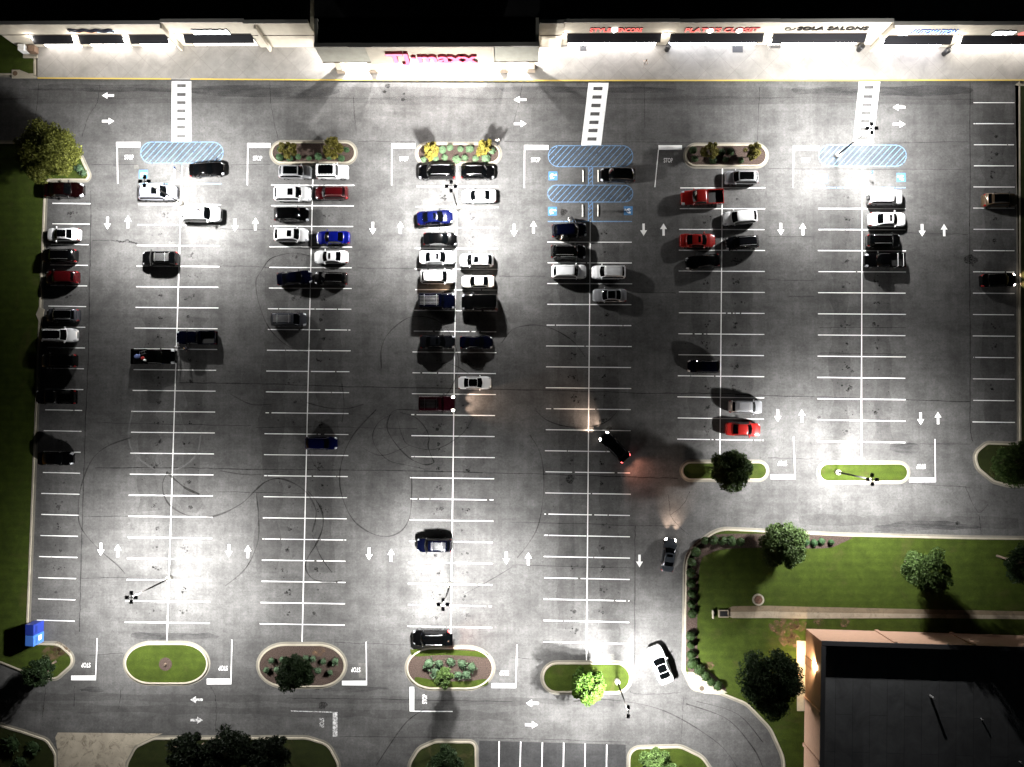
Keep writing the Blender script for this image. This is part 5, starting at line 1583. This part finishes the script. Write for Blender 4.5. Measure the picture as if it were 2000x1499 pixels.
person(972, 281, 30, 'walk', (.75, .75, .75), (.02, .02, .03), (.02, .015, .01), 'person in white top walking at the corner of the bright central island')
person(1258, 131, 0, 'walk', (.55, .50, .45), (.25, .22, .2), (.1, .06, .03), 'person in pale clothes walking on the sidewalk below the heart sign')
person(353, 681, 80, 'stand', (.7, .7, .7), (.1, .1, .12), (.05, .04, .03), 'person in white top standing by the nose of the navy pickup')
person(371, 683, 100, 'stand', (.02, .02, .03), (.02, .02, .03), (.3, .2, .1), 'person in dark clothes standing by the door of the navy pickup')
person(1110, 434, -70, 'stand', (.75, .73, .7), (.03, .03, .05), (.03, .02, .015), 'person in white top at the open upper door of the navy SUV')
person(1097, 468, 60, 'stand', (.68, .66, .62), (.12, .1, .08), (.25, .17, .08), 'person in pale top at the lower side of the navy SUV')
person(878, 1244, 95, 'stand', (.05, .05, .05), (.35, .33, .3), (.05, .03, .02), 'person in dark top loading the open tailgate of the black hatchback')

# ------------------------------------------------------------------ plants
def leaf_mat(name, col, var=.45):
    m, nt, b = newmat(name)
    oi = nt.nodes.new('ShaderNodeTexCoord').outputs['Object']
    c = mixnode(nt, 'MULTIPLY', 1.0, (*col, 1), ramp(nt, noise(nt, oi, 2.2, 3, .6), .3, .7, 1 - var, 1 + var))
    c = mixnode(nt, 'MULTIPLY', 1.0, c, ramp(nt, noise(nt, oi, 14, 2, .6), .3, .7, .7, 1.35))
    nt.links.new(c, b.inputs['Base Color'])
    b.inputs['Roughness'].default_value = .6
    b.inputs['Specular IOR Level'].default_value = .12
    return m


LEAF = {'deep': leaf_mat('leaf deep', (.004, .007, .0026)), 'mid': leaf_mat('leaf mid', (0.0373, 0.0621, 0.0166)), 'dark': leaf_mat('leaf dark', (0.0144, 0.0256, 0.0096)), 'olive': leaf_mat('leaf olive', (0.0781, 0.0845, 0.0166)), 'yellow': leaf_mat('leaf yellow', (0.1224, 0.1010, 0.0172)), 'bright': leaf_mat('leaf bright', (0.0300, 0.0620, 0.0060)),
        'pale': leaf_mat('leaf pale', (0.0620, 0.0992, 0.0521)), 'shrub': leaf_mat('leaf shrub', (0.0214, 0.0459, 0.0184)), 'blue': leaf_mat('leaf blue green', (0.0400, 0.0660, 0.0360)), 'hedge': leaf_mat('leaf hedge', (0.0134, 0.0259, 0.0071)), 'ygreen': leaf_mat('leaf yellow green', (0.0842, 0.0745, 0.0130))}


def leaves(m, c, rad, n, size, rng, flat=.0):
    for _ in range(n):
        d = Vector((rng.gauss(0, 1), rng.gauss(0, 1), rng.gauss(0, 1)))
        if d.length < 1e-3: continue
        d.normalize()
        p = Vector(c) + Vector((d.x * rad[0], d.y * rad[1], d.z * rad[2])) * (rng.random() ** .38)
        s = size * rng.uniform(.6, 1.35)
        u = Vector((rng.gauss(0, 1), rng.gauss(0, 1), rng.gauss(0, .6))).normalized()
        w = u.cross(Vector((rng.gauss(0, .5), rng.gauss(0, .5), 1))).normalized()
        m.add([p - u * s, p + w * s * .5, p + u * s, p - w * s * .5], [(0, 1, 2, 3)])


def tree_meshes(rc, h, hc, nclump, nleaf, size, seed, trunk_r=.14, spread=1.0):
    """rc crown radius, h height of crown middle, hc half height of crown"""
    rng = random.Random(seed)
    m, t = MB(), MB()
    top = Vector((rng.uniform(-.15, .15) * rc, rng.uniform(-.15, .15) * rc, h + hc * .3))
    t.tube([(0, 0, -.05), (0.02, 0, h * .25), (top.x * .5, top.y * .5, h * .7), tuple(top)], [trunk_r * 1.25, trunk_r, trunk_r * .6, trunk_r * .2], 8)
    for i in range(nclump):
        d = Vector((rng.gauss(0, 1), rng.gauss(0, 1), rng.gauss(0, .9))).normalized()
        k = rng.uniform(.45, .86) if i % 5 else rng.uniform(.80, 1.0)
        c = Vector((d.x * rc * k, d.y * rc * k, h + d.z * hc * k))
        r = rc * rng.uniform(.16, .36) * spread
        leaves(m, c, (r, r, r * .8), nleaf, size, rng)
        if i % 2 == 0:
            b = Vector((0, 0, h * .45)).lerp(c, .25)
            t.tube([(top.x * .2, top.y * .2, h * rng.uniform(.3, .7)), tuple(b.lerp(c, .4)), tuple(c)], [trunk_r * .5, trunk_r * .28, .015], 5)
    return m, t


def tree(px, py, rpx, h, hc, mat, label, name='tree', nclump=34, nleaf=70, size=.20, seed=1, trunk_r=.14, spread=1.0, group='trees around the lot'):
    p = P(px, py, h); rc = rpx / F * (H - h)
    r = empty(name, (p.x, p.y, .1)); tag(r, label, 'tree', group)
    m, t = tree_meshes(rc, h, hc, int(nclump * 1.6), int(nleaf * 3.0), size * .66, seed, trunk_r, spread * 1.06)
    m.build('crown', LEAF[mat], r); t.build('trunk', M['bark'], r, True)
    return r


tree(92, 296, 56, 3.4, 2.5, 'olive', 'large spreading olive green tree at the top left lawn corner', nclump=60, nleaf=95, size=.21, seed=3, trunk_r=.2)
tree(562, 294, 17, 1.7, 1.0, 'ygreen', 'small yellow green tree at the left of the second island', nclump=16, nleaf=40, size=.17, seed=4, trunk_r=.05)
tree(651, 289, 20, 1.9, 1.1, 'ygreen', 'small yellow green tree at the right of the second island', nclump=20, nleaf=42, size=.17, seed=5, trunk_r=.05)
tree(843, 296, 17, 1.8, 1.1, 'yellow', 'small bright yellow tree at the left of the lit central island', nclump=16, nleaf=42, size=.17, seed=6, trunk_r=.05)
tree(946, 289, 17, 1.8, 1.1, 'yellow', 'small bright yellow tree at the right of the lit central island', nclump=16, nleaf=42, size=.17, seed=7, trunk_r=.05)
tree(1384, 296, 17, 1.8, 1.1, 'ygreen', 'small yellow green tree at the left of the shaded fifth island', nclump=16, nleaf=40, size=.17, seed=8, trunk_r=.05)
tree(1469, 298, 16, 1.8, 1.1, 'ygreen', 'small yellow green tree at the right of the shaded fifth island', nclump=16, nleaf=40, size=.17, seed=9, trunk_r=.05)
tree(577, 1316, 32, 3.6, 2.0, 'dark', 'dark round tree over the shrubs of the second bottom island', nclump=40, nleaf=80, size=.19, seed=10)
tree(866, 1322, 17, 3.0, 1.7, 'mid', 'slim green tree on the third bottom island casting a long shadow', nclump=24, nleaf=50, size=.17, seed=11, trunk_r=.08)
tree(1148, 1340, 31, 3.0, 2.0, 'bright', 'bright green round tree beside the two-headed lamp post', nclump=64, nleaf=90, size=.21, seed=12)
tree(1429, 920, 37, 3.6, 2.4, 'mid', 'dark green tree on the island east of the driving black sedan', nclump=44, nleaf=85, size=.2, seed=13)
tree(1531, 1062, 44, 3.6, 2.4, 'mid', 'dense dark tree at the north edge of the east lawn', nclump=48, nleaf=85, size=.2, seed=14)
tree(1508, 1330, 58, 4.2, 3.0, 'dark', 'very dark large tree west of the brick building', nclump=60, nleaf=90, size=.22, seed=15, trunk_r=.2)
tree(1813, 1116, 41, 5.0, 2.6, 'mid', 'tree on the east lawn above the concrete channel with a dark shadow', nclump=44, nleaf=80, size=.2, seed=16)
tree(1998, 1102, 36, 4.6, 2.6, 'dark', 'dim tree cut by the right edge on the east lawn', nclump=36, nleaf=70, size=.2, seed=17)
tree(1992, 908, 44, 4.4, 2.6, 'mid', 'tree cut by the right edge on the rounded east verge corner', nclump=40, nleaf=75, size=.2, seed=18)
tree(76, 1311, 27, 3.2, 1.9, 'dark', 'small dark tree at the south west lawn point', nclump=30, nleaf=70, size=.18, seed=19)
tree(372, 1481, 46, 3.6, 2.4, 'deep', 'westmost thick dark tree at the bottom edge by the driveway', nclump=44, nleaf=80, size=.22, seed=20)
tree(446, 1474, 44, 3.8, 2.4, 'deep', 'middle thick dark tree of the three at the bottom edge', nclump=44, nleaf=80, size=.22, seed=21)
tree(520, 1478, 42, 3.6, 2.4, 'deep', 'eastmost thick dark tree of the three at the bottom edge', nclump=44, nleaf=80, size=.22, seed=22)
tree(868, 1494, 32, 3.4, 2.0, 'dark', 'dark tree on the small lawn by the stall bay', nclump=32, nleaf=70, size=.2, seed=23)
tree(1283, 1497, 30, 3.4, 2.0, 'mid', 'tree at the bottom edge beside the curving road', nclump=32, nleaf=70, size=.2, seed=24)

SHRUB = {}


def shrub_mesh(kind, seed):
    k = (kind, seed)
    if k in SHRUB: return SHRUB[k]
    rng = random.Random(seed); m = MB()
    if kind == 'ball':
        leaves(m, (0, 0, .55), (.92, .92, .68), 330, .13, rng)
    else:
        for i in range(70):  # upright fans of thin blades
            a = rng.uniform(0, 6.283); t = rng.uniform(.1, 1.35); s = rng.uniform(.6, .95)
            d = Vector((math.cos(a) * math.sin(t), math.sin(a) * math.sin(t), math.cos(t)))
            for q in (.45, .7, .95):
                p = d * s * q; p.z += .12
                w = d.cross(Vector((rng.gauss(0, 1), rng.gauss(0, 1), .3))).normalized() * .085
                m.add([p - d * .22, p + w, p + d * .22, p - w], [(0, 1, 2, 3)])
    bm = bmesh.new(); bmesh.ops.create_icosphere(bm, subdivisions=3, radius=1)
    for v in bm.verts:
        n = v.co.normalized(); v.co = n * ((.80 if kind == 'ball' else .58) + .10 * mnoise.noise(n * 2.5 + Vector((seed, 0, 0)))); v.co.z = max(0, v.co.z * .75 + .48)
    b = len(m.v)
    bm.verts.ensure_lookup_table()
    m.add([v.co[:] for v in bm.verts], [tuple(v.index for v in f.verts) for f in bm.faces]); bm.free()
    SHRUB[k] = m.mesh('shrub_%s_%d' % k)
    return SHRUB[k]


def shrub(px, py, rpx, mat, label, kind='ball', seed=0, hs=1.0, group='round shrubs'):
    r = rpx / 15.0
    p = P(px, py, r * .5 + .1)
    o = link('shrub', shrub_mesh(kind, 1 + seed % 4), None, LEAF[mat])
    jx = random.Random(px * 7 + py); q = jx.uniform(.86, 1.14)
    o.location = (p.x + jx.uniform(-.1, .1), p.y + jx.uniform(-.1, .1), .1); o.scale = (r * q * jx.uniform(.9, 1.1), r * q * jx.uniform(.9, 1.1), r * hs * jx.uniform(.75, 1.15)); o.rotation_euler = (jx.uniform(-.12, .12), jx.uniform(-.12, .12), jx.uniform(0, 6))
    tag(o, label, 'shrub', group)


G3 = 'pale round shrubs on the lit central island'
for i, (x, y, r) in enumerate(((862.7, 291.3, 8), (879, 290, 8.5), (898.7, 292, 8), (918.7, 290.7, 9.5), (827, 310, 7), (850.7, 309, 8.5), (869, 309, 8), (891, 310.7, 10), (908.7, 309, 8.5), (930, 309, 8), (950, 308, 9), (961, 294, 7.5))):
    shrub(x, y, r, 'pale', 'pale green round shrub on the lit central island, ' + ('upper line, nearest the left yellow tree', 'upper line, second from left', 'upper line, third from left', 'upper line, beside the right yellow tree', 'lower line, westmost tip', 'lower line, 2nd from the west tip', 'lower line, 3rd from the west tip', 'lower line, largest and palest', 'lower line, just right of the palest', 'lower line, 3rd from the east tip', 'lower line, under the right yellow tree', 'small one at the east tip')[i], 'ball', i, .9, G3)
G2 = 'green shrubs on the second island'
for i, (x, y, r) in enumerate(((545, 309, 8), (565, 309, 7.5), (583, 307, 7.5), (604, 309, 7), (622, 307, 8.5), (644, 309, 7.5), (668, 309, 8), (677, 293, 7.5), (546, 291, 8))):
    shrub(x, y, r, 'shrub', 'green round shrub on the second island, ' + ('lower line, westmost', 'lower line, 2nd from west', 'lower line, 3rd from west', 'lower line, middle above the silver SUV', 'lower line, largest', 'lower line, under the right yellow tree', 'lower line, eastmost', 'at the upper east tip', 'at the upper west tip')[i], 'ball', i, .9, G2)
G5 = 'green shrubs on the shaded fifth island'
for i, (x, y, r) in enumerate(((1353, 295, 8), (1357, 311, 8), (1392, 312, 8), (1409, 298, 8), (1427, 297, 8), (1447, 312, 8), (1416, 313, 8))):
    shrub(x, y, r, 'hedge', 'dark shrub on the shaded fifth island, ' + ('upper west tip', 'lower west tip', 'below the left small tree', 'upper middle, nearer the left tree', 'upper middle, nearer the right tree', 'lower, left of the right tree', 'lower middle')[i], 'ball', i, .9, G5)
GI = 'round shrubs under the dark tree'
for i, (x, y, r) in enumerate(((530.5, 1291.5, 10), (551, 1288, 8.5), (596, 1286, 8.5), (612, 1288, 8.5), (633, 1293, 8.5), (654.5, 1293, 9.5), (520, 1310, 9.5), (540, 1309, 8.5), (622, 1311, 9), (644, 1314, 8))):
    shrub(x, y, r, 'blue', 'round shrub on the second bottom island, ' + ('upper line, westmost', 'upper line, 2nd from west', 'upper line, just right of the tree', 'upper line, 3rd from east', 'upper line, 2nd from east', 'upper line, eastmost', 'lower line, westmost', 'lower line, left of the tree', 'lower line, right of the tree', 'lower line, eastmost')[i], 'fan', i, .9, GI)
GJ = 'pale shrub cluster on the third bottom island'
for i, (x, y, r) in enumerate(((837.5, 1299, 11.5), (857, 1297, 11), (881, 1294, 9.5), (902.5, 1298, 11.5), (922.5, 1303, 11.5), (910, 1318, 11), (850, 1316, 11.5), (895, 1319, 9), (866, 1312, 9))):
    shrub(x, y, r + 1.5, 'blue', 'pale leafy shrub on the third bottom island, ' + ('westmost', 'upper, 2nd from west', 'upper, middle between two clusters', 'upper of the east cluster', 'eastmost', 'lower of the east cluster', 'lower of the west cluster', 'small one left of the east cluster', 'at the foot of the slim tree')[i], 'fan', i + 1, .9, GJ)
GE = 'clipped round shrubs along the east lawn kerb'
EB = [(1376, 1056), (1393, 1055), (1410, 1056), (1428, 1058), (1447, 1058), (1358, 1079), (1351, 1099), (1349, 1120), (1349, 1141), (1350, 1161), (1350, 1180), (1351, 1199), (1350, 1241), (1350, 1261), (1350, 1281), (1353, 1299), (1364, 1310), (1377, 1320), (1390, 1331), (1403, 1340)]
ew = ('top line, westmost at the bend', 'top line, 2nd from the bend', 'top line, 3rd from the bend', 'top line, 4th from the bend', 'top line, nearest the dense tree', 'kerb line, first below the bend', 'kerb line, second below the bend', 'kerb line, third below the bend', 'kerb line, opposite the slate sedan tail', 'kerb line, third above the gap', 'kerb line, second above the gap', 'kerb line, just above the gap by the drain', 'kerb line, just below the gap', 'kerb line, second below the gap', 'kerb line, beside the turning white car', 'kerb line, where it bends to the slab', 'slanted line, 1st past the bend', 'slanted line, 2nd past the bend', 'slanted line, 3rd past the bend', 'slanted line, last at the slab')
for i, (x, y) in enumerate(EB): shrub(x, y, 10.5, 'hedge', 'clipped round shrub on the east border, ' + ew[i], 'ball', i, 1.0, GE)
for i, (x, y) in enumerate(((1575, 1058), (1590, 1059), (1605, 1059), (1624, 1059))): shrub(x, y, 7, 'shrub', 'small clipped shrub east of the dense lawn tree, ' + ('nearest the tree', '2nd from the tree', '3rd from the tree', 'farthest from the tree')[i], 'ball', i, 1.1, GE)
for i, (x, y, r) in enumerate(((152, 328, 13), (163, 338, 10))): shrub(x, y, r, 'blue', 'blue green leafy shrub beside the big top left tree, ' + ('larger upper one', 'smaller one nearest the kerb')[i], 'fan', i, .8)
for i, (x, y, r) in enumerate(((20, 1458, 22), (62, 1462, 16), (35, 1492, 20))): shrub(x, y, r, 'dark', 'dark brush clump on the south west verge, ' + ('large one at the left edge', 'small one nearest the kerb', 'one at the bottom edge')[i], 'fan', i, .5)

# ------------------------------------------------------------------ sky and render
w = bpy.data.worlds.new('World'); scene.world = w; w.use_nodes = True
nt = w.node_tree
sky = nt.nodes.new('ShaderNodeTexSky'); sky.sky_type = 'NISHITA'; sky.sun_disc = False; sky.sun_elevation = R(2); sky.sun_rotation = R(250)
bg = nt.nodes['Background']; nt.links.new(sky.outputs['Color'], bg.inputs['Color']); bg.inputs['Strength'].default_value = 0.006

scene.render.engine = 'CYCLES'
scene.cycles.use_denoising = True
try: scene.cycles.denoiser = 'OPENIMAGEDENOISE'
except Exception: pass
scene.cycles.use_light_tree = True
scene.cycles.sample_clamp_indirect = 4
scene.cycles.max_bounces = 5
scene.cycles.transparent_max_bounces = 12
vs = scene.view_settings
vs.view_transform = 'Standard'; vs.look = 'None'; vs.exposure = 0.0; vs.gamma = 1.0; vs.use_curve_mapping = False
